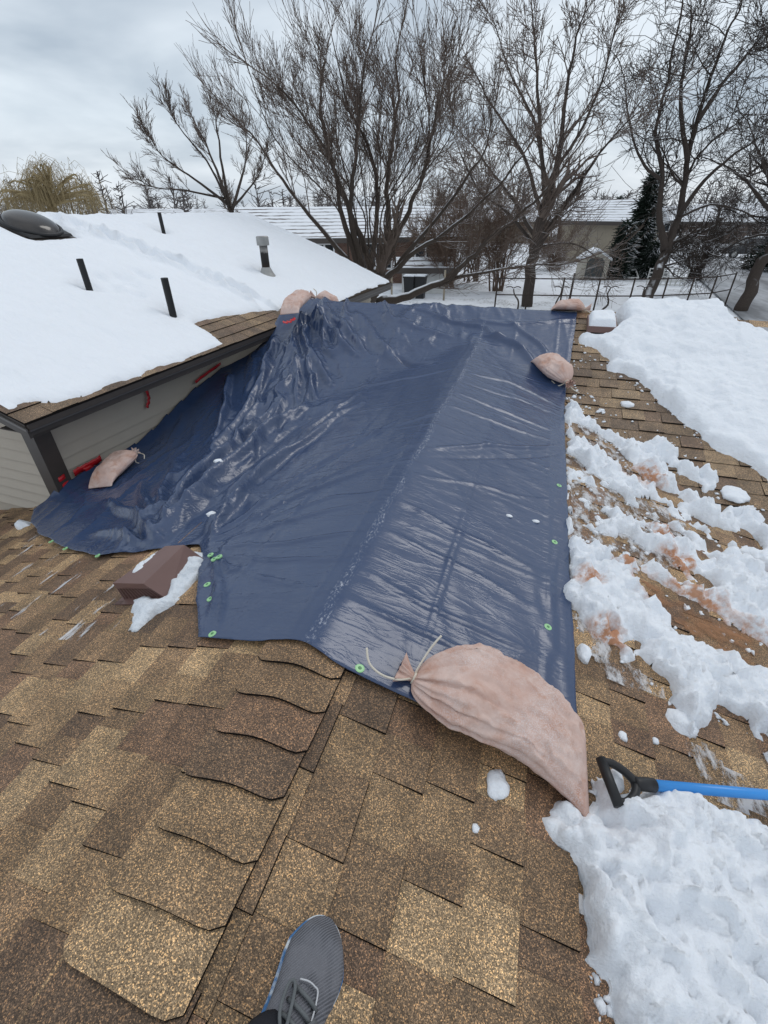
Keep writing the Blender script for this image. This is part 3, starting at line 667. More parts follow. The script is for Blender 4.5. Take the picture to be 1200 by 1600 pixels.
# ------------------------------------------------------------------ the tarp
def tarp_height(x, y):
    near = -SL*np.sqrt(x*x+.035**2)+SL*.02
    main = np.where(y < YR, SL*(y-TY), ZR-SL*(y-YR)); main = ZR - SL*np.sqrt((y-YR)**2+.03**2)+.006
    k = .05 + .05*sstep(.2, 1.2, -x)
    main = main-.22*sstep(1.5, 2.9, -x)*sstep(2.3, 3.3, y)*sstep(5.7, 5.0, y)
    d = near-main; m = .5*(near+main+np.sqrt(d*d+4*k*k*.25))
    return m + .020+.016*np.exp(-(x/.16)**2)*sstep(1.3, 1.0, y)
FOLDS = [  # pixel polyline, half width m, height m
 ([(466, 502), (484, 560), (516, 606)], .030, .050), ([(478, 495), (500, 548), (530, 590)], .028, -.028), ([(492, 488), (528, 540), (556, 562)], .030, .040),
 ([(512, 484), (545, 530), (575, 560)], .03, .022), ([(482, 565), (488, 640)], .022, .035), ([(462, 520), (466, 600), (455, 650)], .03, .03),
 ([(361, 590), (352, 640), (334, 700)], .022, .055), ([(380, 560), (372, 620), (360, 660)], .04, -.03), ([(430, 540), (410, 600), (380, 650), (345, 700)], .035, .045),
 ([(548, 488), (585, 535), (625, 578)], .05, .03), ([(610, 560), (640, 575), (680, 570)], .035, -.028), ([(580, 490), (650, 520), (720, 532)], .05, .018),
 ([(650, 488), (760, 520), (805, 548), (850, 588)], .030, .030), ([(742, 526), (790, 534), (812, 552)], .022, .026), ([(790, 503), (840, 545), (862, 570)], .025, .02),
 ([(700, 500), (790, 510), (890, 505)], .03, .012), ([(253, 848), (300, 780), (380, 700), (428, 640)], .035, .06), ([(268, 846), (330, 770), (400, 705), (480, 645)], .035, .055),
 ([(290, 850), (350, 775), (430, 700), (520, 640)], .04, -.03), ([(306, 858), (370, 790), (450, 715), (560, 640)], .03, .035), ([(255, 850), (215, 815), (165, 790)], .022, .035), ([(250, 856), (200, 845), (150, 838)], .02, .028),
 ([(255, 850), (235, 800), (225, 760)], .03, .03), ([(250, 845), (262, 780), (290, 720)], .03, .025),
 ([(322, 862), (400, 800), (500, 730), (620, 660)], .018, .016), ([(324, 866), (420, 810), (530, 760), (625, 720)], .014, .012), ([(326, 870), (430, 835), (560, 795)], .012, .010),
 ([(328, 874), (440, 860), (570, 840)], .012, .009), ([(330, 882), (430, 890), (550, 885)], .010, .008), ([(330, 890), (400, 915), (520, 935)], .010, .007), ([(322, 858), (380, 780), (470, 690), (560, 620)], .02, .020),
 ([(334, 850), (345, 820), (352, 800)], .012, .02), ([(328, 880), (352, 905), (372, 900)], .010, .014), ([(330, 990), (336, 930), (329, 880)], .012, .016), ([(342, 995), (347, 950), (340, 912)], .010, .012),
 ([(720, 622), (790, 648), (868, 682)], .012, .010), ([(668, 703), (770, 700), (885, 708)], .016, .012), ([(672, 716), (780, 716), (884, 718)], .012, -.006), ([(622, 785), (715, 835), (860, 902)], .012, .009),
 ([(700, 640), (800, 672), (872, 700)], .01, .007), ([(640, 740), (740, 760), (870, 790)], .01, .006), ([(600, 830), (700, 880), (850, 960)], .01, .008), ([(560, 900), (680, 960), (840, 1030)], .01, .007),
 ([(540, 945), (640, 985), (760, 1040)], .008, .006), ([(735, 800), (712, 870), (690, 960)], .012, .003), ([(735, 590), (800, 605), (875, 640)], .01, .010), ([(728, 605), (810, 630), (872, 655)], .008, -.007),
 ([(855, 1040), (870, 930), (878, 830)], .010, .006), ([(690, 650), (620, 670), (520, 700)], .012, .008), ([(640, 700), (560, 730), (440, 790)], .012, .009), ([(610, 770), (520, 790), (400, 830)], .01, .007), ([(720, 580), (620, 600), (540, 620)], .014, .010),
]
def build_tarp():
    st = .0125
    X, Y = grid(-3.12, 1.0, .84, 6.14, st)
    sd = sdpoly(X, Y, TARP_POLY); sd = sd + (fbm(X*2.2, Y*2.2, s=5)-.5)*.05*sstep(0, .3, -X)+(fbm(X*9, Y*9, s=6)-.5)*.012
    Z = tarp_height(X, Y)
    D = np.zeros_like(Z)
    for px, w, h in FOLDS:
        big = px[0][0] < 560 and abs(h) > .018
        if big: h, w = h*1.5, w*1.3
        pl = [tuple(onroof(*p)[:2]) for p in px]; xs = [p[0] for p in pl]; ys = [p[1] for p in pl]; pad = w*4+.05
        m = (X > min(xs)-pad) & (X < max(xs)+pad) & (Y > min(ys)-pad) & (Y < max(ys)+pad)
        if not m.any(): continue
        xx = X[m]+(fbm(X[m]*2.2, Y[m]*2.2, s=21, o=2)-.5)*.12; yy = Y[m]+(fbm(X[m]*2.2, Y[m]*2.2, s=22, o=2)-.5)*.12
        d, u = seg_dist(xx, yy, pl); p = np.exp(-(d/w)**2)
        D[m] += 1.35*h*p*np.sin(np.clip(u, .02, .98)*math.pi)**.5
    # loose crumpled sheet on the left half, tighter on the right
    cl = [tuple(onroof(*p)[:2]) for p in [(480, 500), (455, 570), (420, 640), (370, 710), (310, 800), (262, 846)]]; cd, _ = seg_dist(X, Y, cl)
    loose = .10+1.15*np.exp(-(cd/.42)**2)+.30*sstep(.3, 1.0, -X)+.6*sstep(4.5, 5.3, Y)*sstep(.6, -.6, X)
    wx, wy = X+.25*(fbm(X*1.6, Y*1.6, s=31)-.5), Y+.25*(fbm(X*1.6, Y*1.6, s=32)-.5)
    av = wx+.33*wy; al = wy-.33*wx
    r1 = 1-np.abs(fbm(av*3.6, al*1.1, o=3, s=41)*2-1)
    r2 = 1-np.abs(fbm(av*9, al*3.2, o=3, s=51)*2-1)
    D += loose*(.060*(r1**3-.45)+.008*(r2**3-.4)) + .0035*(fbm(wx*7, wy*16, o=3, s=61)-.5)
    # packing creases
    for c in np.arange(-2.6, 1.0, .42): D += .004*np.exp(-((X-c-.02*(fbm(Y*1.0, X*0, s=7)-.5))/.008)**2)
    for c in np.arange(1.1, 6.0, .55): D += .004*np.exp(-((Y-c-.03*(fbm(X*1.0, Y*0, s=8)-.5))/.008)**2)
    D = np.maximum(D, -.012-0*X) if False else D
    D += .004*np.exp(-((sd-.035)/.010)**2)
    ed = sstep(0, .12, sd); D = D*(.35+.65*ed)
    Z = Z+D
    Z = np.maximum(Z, H(X, Y)+.013)
    # turned up against the wing wall
    lx = (X-WO[0])*math.cos(WA)-(Y-WO[1])*math.sin(WA); ly = (X-WO[0])*math.sin(WA)+(Y-WO[1])*math.cos(WA)
    upt = np.clip((-.24-lx)/.12, 0, 1.3)*sstep(.05, .3, ly); Z += .13*upt**1.5*sstep(4.6, 4.0, Y)*.5
    # rides up on the end of the eave beside the far bags
    Z += .05*np.exp(-(((X+2.45)/.22)**2+((Y-5.45)/.3)**2))
    keep = (sd > -st*1.2) & ~((lx < -.352) & (ly > .20)); X0, Y0 = X, Y; X, Y = snap(X, Y, sd, st)
    F, u = grid_faces(keep); V = np.stack([X, Y, Z], -1).reshape(-1, 3)
    o = mesh('tarp_sheet', V[u], F, MAT['tarp'], smooth=True)
    t = empty('tarp', (-.5, 3, 0)); tag(t, 'large dark blue poly tarp draped over the roof ridge and valley', 'tarp'); child_of(o, t)
    so = o.modifiers.new('thick', 'SOLIDIFY'); so.thickness = .0015; so.offset = 0
    def zz(x, y):
        j = np.argmin(np.abs(Y0[:, 0]-y)); i = np.argmin(np.abs(X0[0]-x)); return Z[j, i]
    for (px, py) in [(562, 1048), (855, 983), (866, 849), (873, 761), (333, 993), (330, 939), (325, 917), (337, 882), (331, 874), (345, 880), (150, 872), (100, 862), (78, 851)]:
        p = onroof(px, py, .02) if px > 320 else onleft(px, py, .02)
        x, y = p[0], p[1]
        if px < 200: x, y = x, y+.015
        z = zz(x, y); n = np.array([SL*np.sign(x), 0, 1.0]); n /= np.linalg.norm(n); c = np.array([x, y, z])
        g = MB().tube([c-n*.002, c+n*.0035, c+n*.0045], [.0155, .0155, .012], 14).build('grommet', MAT['green'], t)
        MB().tube([c+n*.0046, c+n*.0062], [.006, .005], 10).build('grommet_eye', MAT['greenhole'], g)
    return zz
TZ = build_tarp()

# ------------------------------------------------------------------ snow
def snow(name, poly, base, st, thick, label, mat, lump=.03, lscale=9, ew=.10, eamp=.06, efreq=7, seed=0, holes=(), extra=None, kind='stuff', cells=0.5, gaps=0.0, sink=.012, minimum=None):
    xs = [p[0] for p in poly]; ys = [p[1] for p in poly]
    X, Y = grid(min(xs)-.05, max(xs)+.05, min(ys)-.05, max(ys)+.05, st)
    sd = sdpoly(X, Y, poly)
    for h, wd in holes: sd = np.minimum(sd, -sdpoly(X, Y, h)+wd)
    sd = sd + (fbm(X*efreq, Y*efreq, s=seed, o=5, g=.6)-.5)*2*eamp
    if gaps: sd = np.minimum(sd, (fbm(X*5.5+Y*2, Y*5.5-X*2, s=seed+40, o=4, g=.5)-gaps)*.28)
    e = np.clip(sd/ew, 0, 1); prof = 1-(1-e)**2.4
    wx = X+.16*(fbm(X*7, Y*7, s=seed+1, g=.6)-.5); wy = Y+.16*(fbm(X*7, Y*7, s=seed+2, g=.6)-.5)
    lf = fbm(wx*lscale*.5, wy*lscale*.5, o=6, s=seed+3, g=.6)
    wl = 1-np.clip(worley(wx*lscale, wy*lscale, seed+4), 0, 1); wl2 = 1-np.clip(worley(wx*lscale*2.3, wy*lscale*2.3, seed+5), 0, 1)
    T = prof*(thick*(.55+.9*lf)+lump*cells*(wl+.45*wl2-.5)+lump*(lf-.5))
    if extra is not None: T = T+extra(X, Y, prof)
    keep = sd > -st*1.2; X, Y = snap(X, Y, sd, st)
    Z = base(X, Y)+np.where(sd > 0, np.maximum(T, -.001 if minimum is None else minimum), 0)-sink*(1-e)
    F, u = grid_faces(keep); V = np.stack([X, Y, Z], -1).reshape(-1, 3)[u]
    o = mesh(name, V, F, mat, smooth=True); tag(o, label, 'snow', kind=kind); return o, (X, Y, Z, sd)
def Hs(x, y):  # roof surface incl. shingle thickness, low ridge at the far right
    h = H(x, y); cut = np.where(x > 2.38, np.where(y > 5.42, SL*(5.42-TY)-SL*(y-5.42), h), h); return cut+.006
def build_snow():
    st_px = [(975, 712, .05), (1005, 745, .22), (912, 625, .14), (1040, 825, .15), (1030, 925, .2), (1090, 950, .28), (1180, 1005, .2), (920, 905, .1), (985, 880, .12), (1060, 875, .15), (1040, 585, .10), (1055, 575, .12), (950, 990, .12), (930, 650, .1)]
    stains = [(*onroof(x, y, .04), r*.9) for x, y, r in st_px]
    stained = mk_snow('trampled_stained_snow', stains, True, dirt=.5)
    def sheet_extra(X, Y, p):
        a = p*.10*sstep(4.7, 5.7, Y)*sstep(2.7, 2.35, X)*sstep(1.1, 1.5, X)
        q = onroof(1050, 590, .08); d = np.hypot((X-q[0])/.75, (Y-q[1])/.45); w = np.exp(-d**2)
        foot = w*(.05*(fbm(X*5, Y*5, s=301, o=5, g=.6)-.55)+.05*np.maximum(0, .45-worley(X*4.2, Y*4.2, 302))-.035*sstep(.55, .70, fbm(X*3.5, Y*3.5, s=303)))
        return a+foot*p
    snow('snow_sheet', SHEET, Hs, .014, .085, 'deep smooth snow blanket over the upper right roof slope', MAT['snow'], .045, 7, .09, .045, 8, 11, extra=sheet_extra, cells=.5)
    hp = lambda px: roofpoly(px)
    holes = [(hp([(888, 655), (925, 672), (968, 700), (998, 735), (975, 745), (935, 712), (890, 690)]), .03),
             (hp([(888, 748), (930, 762), (985, 790), (1050, 815), (1055, 832), (985, 815), (890, 778)]), .02),
             (hp([(884, 812), (935, 828), (985, 842), (1030, 868), (1066, 885), (1000, 890), (940, 868), (884, 850)]), .03),
             (hp([(915, 776), (945, 780), (960, 806), (922, 800)]), .02), (hp([(975, 770), (1010, 780), (1050, 806), (1090, 830), (1060, 826), (1000, 800)]), .012)]
    def lowridge(X, Y, p): return 0
    o, G = snow('valley_snow', VALLEY, Hs, .0115, .055, 'trampled rust-stained snow band along the roof valley', stained, .085, 11, .09, .065, 10, 23, holes=holes, cells=1.0, gaps=.38)
    snow('slope_snow', LOWER, Hs, .0105, .060, 'broken rust-streaked snow slab on the lower right slope above the blue shovel', stained, .07, 12, .06, .045, 12, 35, cells=1.0, gaps=.36)
    def heap_extra(X, Y, p): return p*(.03*np.exp(-(((X-1.25)/.25)**2+((Y-.70)/.2)**2))-.085*np.exp(-(((X-.86)/.13)**2+((Y-.75)/.11)**2)))
    snow('heaped_snow', HEAP, Hs, .008, .075, 'heap of chunky white snow in the lower right corner', MAT['snow'], .075, 11, .06, .03, 15, 47, cells=1.1, extra=heap_extra)
    # wing roof blanket (wing-local grid)
    bare = [onwing(*p)[:2] for p in [(306, 508), (326, 500), (360, 495), (400, 488), (436, 487), (446, 478), (470, 490), (500, 520), (420, 560), (345, 535), (330, 522)]]
    X, Y = grid(2*WRX+.2, .02, -.01, WLEN, .03)
    poly = [(.05, -.05), (.05, WLEN+.05), (2*WRX+.1, WLEN+.05), (2*WRX+.1, -.05)]
    sd = sdpoly(X, Y, [(.012, -.03), (.012, WLEN+.02), (2*WRX+.2, WLEN+.02), (2*WRX+.2, -.03)])
    edge = .0+.11*(fbm(Y*3.2, X*0, s=71, o=5)-.40)*sstep(-.4, 0, X)
    near = sstep(.5, 0, Y)*sstep(-.5, -.1, X)*.10
    sd = np.where(X > -1.0, np.minimum(sd, -X-edge*1.2-near*(fbm(X*8, Y*8, s=72)*2)+.02*0), sd)
    sd = np.minimum(sd, -sdpoly(X, Y, [tuple(b) for b in bare])+.0)
    sd = sd+(fbm(X*9, Y*9, s=73)-.5)*.05*sstep(.3, .0, sd)
    e = np.clip(sd/.10, 0, 1); prof = np.sqrt(1-(1-e)**2)
    T = prof*(.028+.060*sstep(.1, 1.3, -X)+.040*(fbm(X*3.0, Y*5.5, s=74, o=5, g=.6)-.5)+.016*(fbm(X*11, Y*17, s=75, o=3)-.5))
    def lw(px, py): q = onwing(px, py, .06); return q[0], q[1]
    trail = [lw(*p) for p in [(105, 352), (160, 368), (215, 392), (270, 412), (320, 432), (370, 452), (430, 480)]]
    rr = random.Random(4)
    for k in range(26):
        t = k/25*(len(trail)-1); i = min(int(t), len(trail)-2); f = t-i
        x = trail[i][0]+(trail[i+1][0]-trail[i][0])*f; y = trail[i][1]+(trail[i+1][1]-trail[i][1])*f
        x += (.12 if k % 2 else -.10)+rr.uniform(-.04, .04); y += rr.uniform(-.05, .05)
        d = np.hypot((X-x)/.13, (Y-y)/.10); T += prof*(-.085*np.exp(-d**4)+.034*np.exp(-((d-1.3)/.3)**2))
    for k in range(14):
        q = lw(rr.uniform(150, 225), rr.uniform(425, 462)); d = np.hypot((X-q[0])/.10, (Y-q[1])/.07); T += prof*(-.05*np.exp(-d**2))
    q = onwing(54, 364, .02); T *= 1-.85*np.exp(-(np.maximum(np.abs(X-q[0])/.32, np.abs(Y-q[1])/.32))**8)
    for q in ((270, 490), (140, 453), (256, 364), (417, 428)):
        b_ = onwing(*q, .05); T *= 1-.75*np.exp(-(np.hypot(X-b_[0], Y-b_[1])/.10)**2)
    Zs = np.where(X < WRX, -WS*(2*WRX-X), -WS*X); Zs = -WS*WRX-WS*np.sqrt((X-WRX)**2+.02**2)
    Z = Zs+np.maximum(T, .016*prof)-.004+.010*e
    keep = sd > -.036; F, u = grid_faces(keep); X, Y = snap(X, Y, sd, .03); Z = Z-.004*(sd < 0)
    P = np.stack([WO[0]+X*math.cos(WA)+Y*math.sin(WA), WO[1]-X*math.sin(WA)+Y*math.cos(WA), Z], -1).reshape(-1, 3)[u]
    tag(mesh('wing_snow', P, F, MAT['snow_sheet'], smooth=True), 'smooth snow blanket with a footprint trail on the left wing roof', 'snow', kind='stuff')
    return stained
STAINED = build_snow()
def lumpmesh(name, c, size, seed, mat, label=None, cat='snow', sub=2, sl=None, group=None, kind=None, flat=.6):
    import bmesh
    bm = bmesh.new(); bmesh.ops.create_icosphere(bm, subdivisions=sub, radius=1); V = np.array([v.co[:] for v in bm.verts]); F = [tuple(v.index for v in f.verts) for f in bm.faces]; bm.free()
    n = .55+.9*fbm(V[:, 0]*1.7+seed*3.1, V[:, 1]*1.7, V[:, 2]*1.7, o=4, s=seed); V = V*n[:, None]*np.array(size)[None]
    V[:, 2] = np.maximum(V[:, 2], -size[2]*.3)
    o = mesh(name, V+np.asarray(c)[None], F, mat, smooth=True)
    if label: tag(o, label, cat, group, kind)
    return o
def build_chunks():
    def on(px, py, h=.0): p = onroof(px, py, .01+h); return np.array([p[0], p[1], float(Hs(p[0], p[1]))+h])
    lumpmesh('snow_chunk', on(777, 1228), (.030, .042, .022), 3, MAT['snow'], 'icy snow chunk alone on the shingles below the big sandbag', 'snow', 3)
    lumpmesh('snow_chunk', on(743, 1293), (.010, .011, .007), 31, MAT['snow'], 'tiny snow pellet on the shingles left of the snow heap', 'snow', 2)
    lumpmesh('snow_chunk', on(912, 1022), (.028, .045, .028), 5, MAT['snow'], 'pointed snow chunk beside the lower right tarp edge', 'snow', 3)
    lumpmesh('snow_chunk', on(1062, 1128), (.055, .05, .035), 8, MAT['snow'], 'broken snow clump at the tip of the lower snow slab', 'snow', 3)
    lumpmesh('snow_chunk', on(973, 1150), (.015, .020, .008), 9, MAT['snow'], 'small white ice flake on a tan shingle right of the big sandbag', 'snow', 2)
    lumpmesh('snow_chunk', on(1024, 1157), (.012, .013, .008), 10, MAT['snow'], 'tiny ice flake below the broken snow clump', 'snow', 2)
    lumpmesh('snow_chunk', on(980, 632), (.055, .05, .03), 12, MAT['snow'], 'round snowball on bare shingles of the upper right slope', 'snow', 3)
    lumpmesh('snow_chunk', on(1148, 772), (.09, .10, .035), 14, MAT['snow'], 'icy snow lump on bare shingles at the right edge', 'snow', 3)
    b = BOXV; cx, cy = (b[0]+b[1])/2, (b[2]+b[3])/2
    n = 16; V = []; F = []; zt = SL*(cy-TY)+.108
    for i in range(n+1):
        for j in range(n+1):
            a, c = i/n*2-1, j/n*2-1; hh = .085*((1-a**6)*(1-c**6))**.5*(.85+.3*vnoise(a*2, c*2, 0, 5)); V.append((cx+a*(b[1]-b[0])*.53, cy+c*(b[3]-b[2])*.53, zt+hh-.012+SL*.08*c))
    for i in range(n):
        for j in range(n): q = i*(n+1)+j; F.append((q, q+n+1, q+n+2, q+1))
    tag(mesh('snow_pillow', V, F, MAT['snow'], smooth=True), 'pillow of snow sitting on the brown box vent', 'snow')
    # slush around the exhaust hood
    pl = [tuple(onleft(*p)[:2]) for p in [(322, 868), (326, 892), (300, 920), (272, 945), (240, 970), (214, 992), (204, 985), (212, 962), (205, 940), (232, 934), (258, 938), (262, 915), (285, 888), (305, 872)]]
    Ll = lambda x, y: SL*x+.008
    ix = np.array(onleft(290, 892))
    snow('vent_slush', pl, Ll, .005, .022, 'melting slush slumped down the right side of the brown vent hood', mk_snow('wet_slush', (), True, (0.70, .74, .78)), .035, 14, .05, .035, 14, 81, extra=lambda X, Y, p: p*.05*np.exp(-(((X-ix[0])/.10)**2+((Y-ix[1])/.09)**2)))
    a, bq = np.array(onleft(256, 858, .125)), np.array(onleft(212, 892, .112)); V = []
    for k, (t, s, sz) in enumerate(((.05, .4, .03), (.2, .2, .032), (.38, .5, .03), (.55, .1, .026), (.72, .5, .026), (.9, .2, .022))):
        pass
    mb = MB(); 
    import bmesh
    for k in range(16):
        t = rng.uniform(0, 1); c = a*(1-t)+bq*t+np.array([.035*(rng.random()-.2), 0, -.004]); bm = bmesh.new(); bmesh.ops.create_icosphere(bm, subdivisions=2, radius=1)
        Vv = np.array([v.co[:] for v in bm.verts]); Ff = [tuple(v.index for v in f.verts) for f in bm.faces]; bm.free()
        s = rng.uniform(.014, .028); Vv = Vv*(.6+.8*fbm(Vv[:, 0]*1.6+k, Vv[:, 1]*1.6, Vv[:, 2]*1.6, s=k))[:, None]*np.array([s*1.2, s*1.5, s*.5]); mb.add(Vv+c, Ff)
    tag(mb.build('hood_slush', MAT['snow'], None, True), 'patch of slush on top of the brown vent hood', 'snow')
    # crumbs of snow along the ragged edges
    mb = MB(); base = MB()
    bm = bmesh.new(); bmesh.ops.create_icosphere(bm, subdivisions=1, radius=1); Vi = np.array([v.co[:] for v in bm.verts]); Fi = [tuple(v.index for v in f.verts) for f in bm.faces]; bm.free()
    def crumb(p, s):
        Vv = Vi*(.35+1.3*rng.random((len(Vi), 1)))*np.array([s, s*rng.uniform(.6, 1.3), s*.6]); Vv = Vv@np.array(Matrix.Rotation(rng.uniform(0, 6), 3, 'Z')); mb.add(Vv+p, Fi)
    def edge_crumbs(px, n, sp, smax):
        P = np.array(px, float); seg = np.hypot(*np.diff(P, axis=0).T); cs = np.concatenate([[0], np.cumsum(seg)])
        for _ in range(n):
            t = rng.uniform(0, cs[-1]); i = min(np.searchsorted(cs, t)-1, len(P)-2); i = max(i, 0); f = (t-cs[i])/seg[i]; q = P[i]*(1-f)+P[i+1]*f+rng.normal(0, sp, 2)
            if not (0 < q[0] < 1250 and 480 < q[1] < 1650): continue
            p = onroof(*q, .01); 
            if p[0] < .875: continue
            s = smax*rng.uniform(.2, 1)**2; crumb(np.array([p[0], p[1], float(Hs(p[0], p[1]))+s*.3]), s)
    edge_crumbs(VALLEY_PX[:14], 80, 10, .018); edge_crumbs(VALLEY_PX[15:], 110, 14, .016); edge_crumbs(LOWER_PX, 110, 12, .014); edge_crumbs(HEAP_PX[:9], 70, 9, .014); edge_crumbs(HEAP_PX[16:], 60, 7, .012)
    edge_crumbs([(905, 520), (925, 535), (910, 560), (885, 575), (895, 600), (905, 620), (925, 640), (955, 650)], 90, 8, .024); edge_crumbs([(930, 560), (1000, 610), (1100, 700)], 40, 8, .02)
    edge_crumbs([(890, 660), (960, 700), (1000, 760)], 70, 16, .015); edge_crumbs([(890, 760), (980, 800), (1060, 830)], 60, 14, .015); edge_crumbs([(900, 840), (1000, 870)], 60, 14, .018)
    tag(mb.build('snow_crumbs', MAT['snow'], None, True), 'loose snow crumbs scattered over the shingles beside the snow', 'snow', kind='stuff')
    # a few pellets resting on the tarp
    for i, (px, py, s, lab) in enumerate([(347, 744, .026, 'largest white snow lump lying on the dark valley part of the tarp'), (334, 817, .024, 'white snow lump on the tarp just above the vent hood'), (322, 728, .013, 'small snow pellet on the tarp left of the largest lump'), (311, 750, .010, 'lowest of the small snow pellets on the dark tarp'),
                                       (796, 806, .012, 'single ice flake on the right half of the tarp'), (837, 814, .014, 'ice flake near the right tarp edge above the grommet')]):
        p = onroof(px, py, .03); lumpmesh('snow_pellet', (p[0], p[1], TZ(p[0], p[1])+s*.2), (s*1.4, s, s*.6), 60+i, MAT['snow'], lab, 'snow', 2)
build_chunks()
def build_ice():
    n = NT('thin_ice_film'); f = n.noise(16, 6, 0.7, n.map((1, .55, 1), (0, 0, .6))); a = n.ramp(f, [(0.47, 0.0), (0.60, 0.8)])
    n.base((0.62, 0.62, 0.63)).set(0.35, 0.5); n.L.new(a, n.b.inputs['Alpha'])
    rust = NT('rusty_wash'); f = rust.noise(9, 6, 0.65, rust.map((.5, 1.2, 1), (0, 0, -.4))); rust.base((0.36, 0.17, 0.075)).set(0.6, 0.4); rust.L.new(rust.ramp(f, [(0.40, 0.0), (0.62, 0.75)]), rust.b.inputs['Alpha'])
    for px, lab in (([(1065, 1150), (1100, 1165), (1150, 1205), (1200, 1230), (1280, 1260), (1280, 1320), (1200, 1290), (1150, 1270), (1090, 1230), (1075, 1190)], 'thin icy film on the shingles by the blue shovel shaft'),
                    ([(893, 960), (930, 985), (985, 1030), (1030, 1075), (1040, 1100), (990, 1090), (940, 1060), (895, 1010)], 'thin icy film on the shingles below the lower snow slab'),
                    ([(884, 640), (960, 690), (1000, 760), (1080, 830), (1060, 890), (980, 900), (884, 870)], 'thin icy film between the valley snow ridges'),
                    ([(1000, 910), (1080, 950), (1200, 1015), (1200, 1070), (1100, 1010), (1030, 960)], 'thin rusty icy film in the bare wedge of the right slope'),
                    ([(905, 1395), (950, 1400), (960, 1470), (985, 1560), (960, 1620), (930, 1540), (905, 1500)], 'thin frosty film on the shingles under the snow heap edge')):
        poly = roofpoly(px); xs = [p[0] for p in poly]; ys = [p[1] for p in poly]; X, Y = grid(min(xs), max(xs), min(ys), max(ys), .02)
        sd = sdpoly(X, Y, poly)+(fbm(X*9, Y*9, s=91)-.5)*.08; Z = H(X, Y)+.0135+.003*fbm(X*30, Y*30, s=92); F, u = grid_faces(sd > 0)
        if len(u) == 0: continue
        tag(mesh('ice_film', np.stack([X, Y, Z], -1).reshape(-1, 3)[u], F, rust.m if 'rusty' in lab else n.m, smooth=True), lab, 'ice', kind='stuff')
    px = [(0, 880), (40, 850), (75, 820), (120, 880), (200, 900), (205, 985), (120, 1010), (40, 990), (0, 960)]
    poly = [tuple(onleft(*p)[:2]) for p in px]; xs = [p[0] for p in poly]; ys = [p[1] for p in poly]; X, Y = grid(min(xs), max(xs), min(ys), max(ys), .02)
    m = NT('streaky_frost'); f = m.noise(20, 5, 0.65, m.map((.8, .16, 1), (0, 0, .12))); a = m.ramp(f, [(0.60, 0.0), (0.68, 0.8)]); m.base((0.68, 0.69, 0.71)).set(0.5, 0.4); m.L.new(a, m.b.inputs['Alpha'])
    sd = sdpoly(X, Y, poly)+(fbm(X*5, Y*5, s=95)-.5)*.2; F, u = grid_faces(sd > 0)
    tag(mesh('frost_streaks', np.stack([X, Y, SL*X+.0135], -1).reshape(-1, 3)[u], F, m.m, smooth=True), 'streaky frost on the shingles left of the vent hood', 'ice', kind='stuff')
    for i, (pxy, s, lab) in enumerate((((72, 806), (.06, .05, .045), 'grey ice lump against the taupe siding foot'), ((38, 822), (.09, .05, .04), 'lower ice lump along the foot of the taupe siding'))):
        p = onleft(*pxy, .01); lumpmesh('ice_lump', p, s, 70+i, MAT['snow'], lab, 'ice', 3)
build_ice()

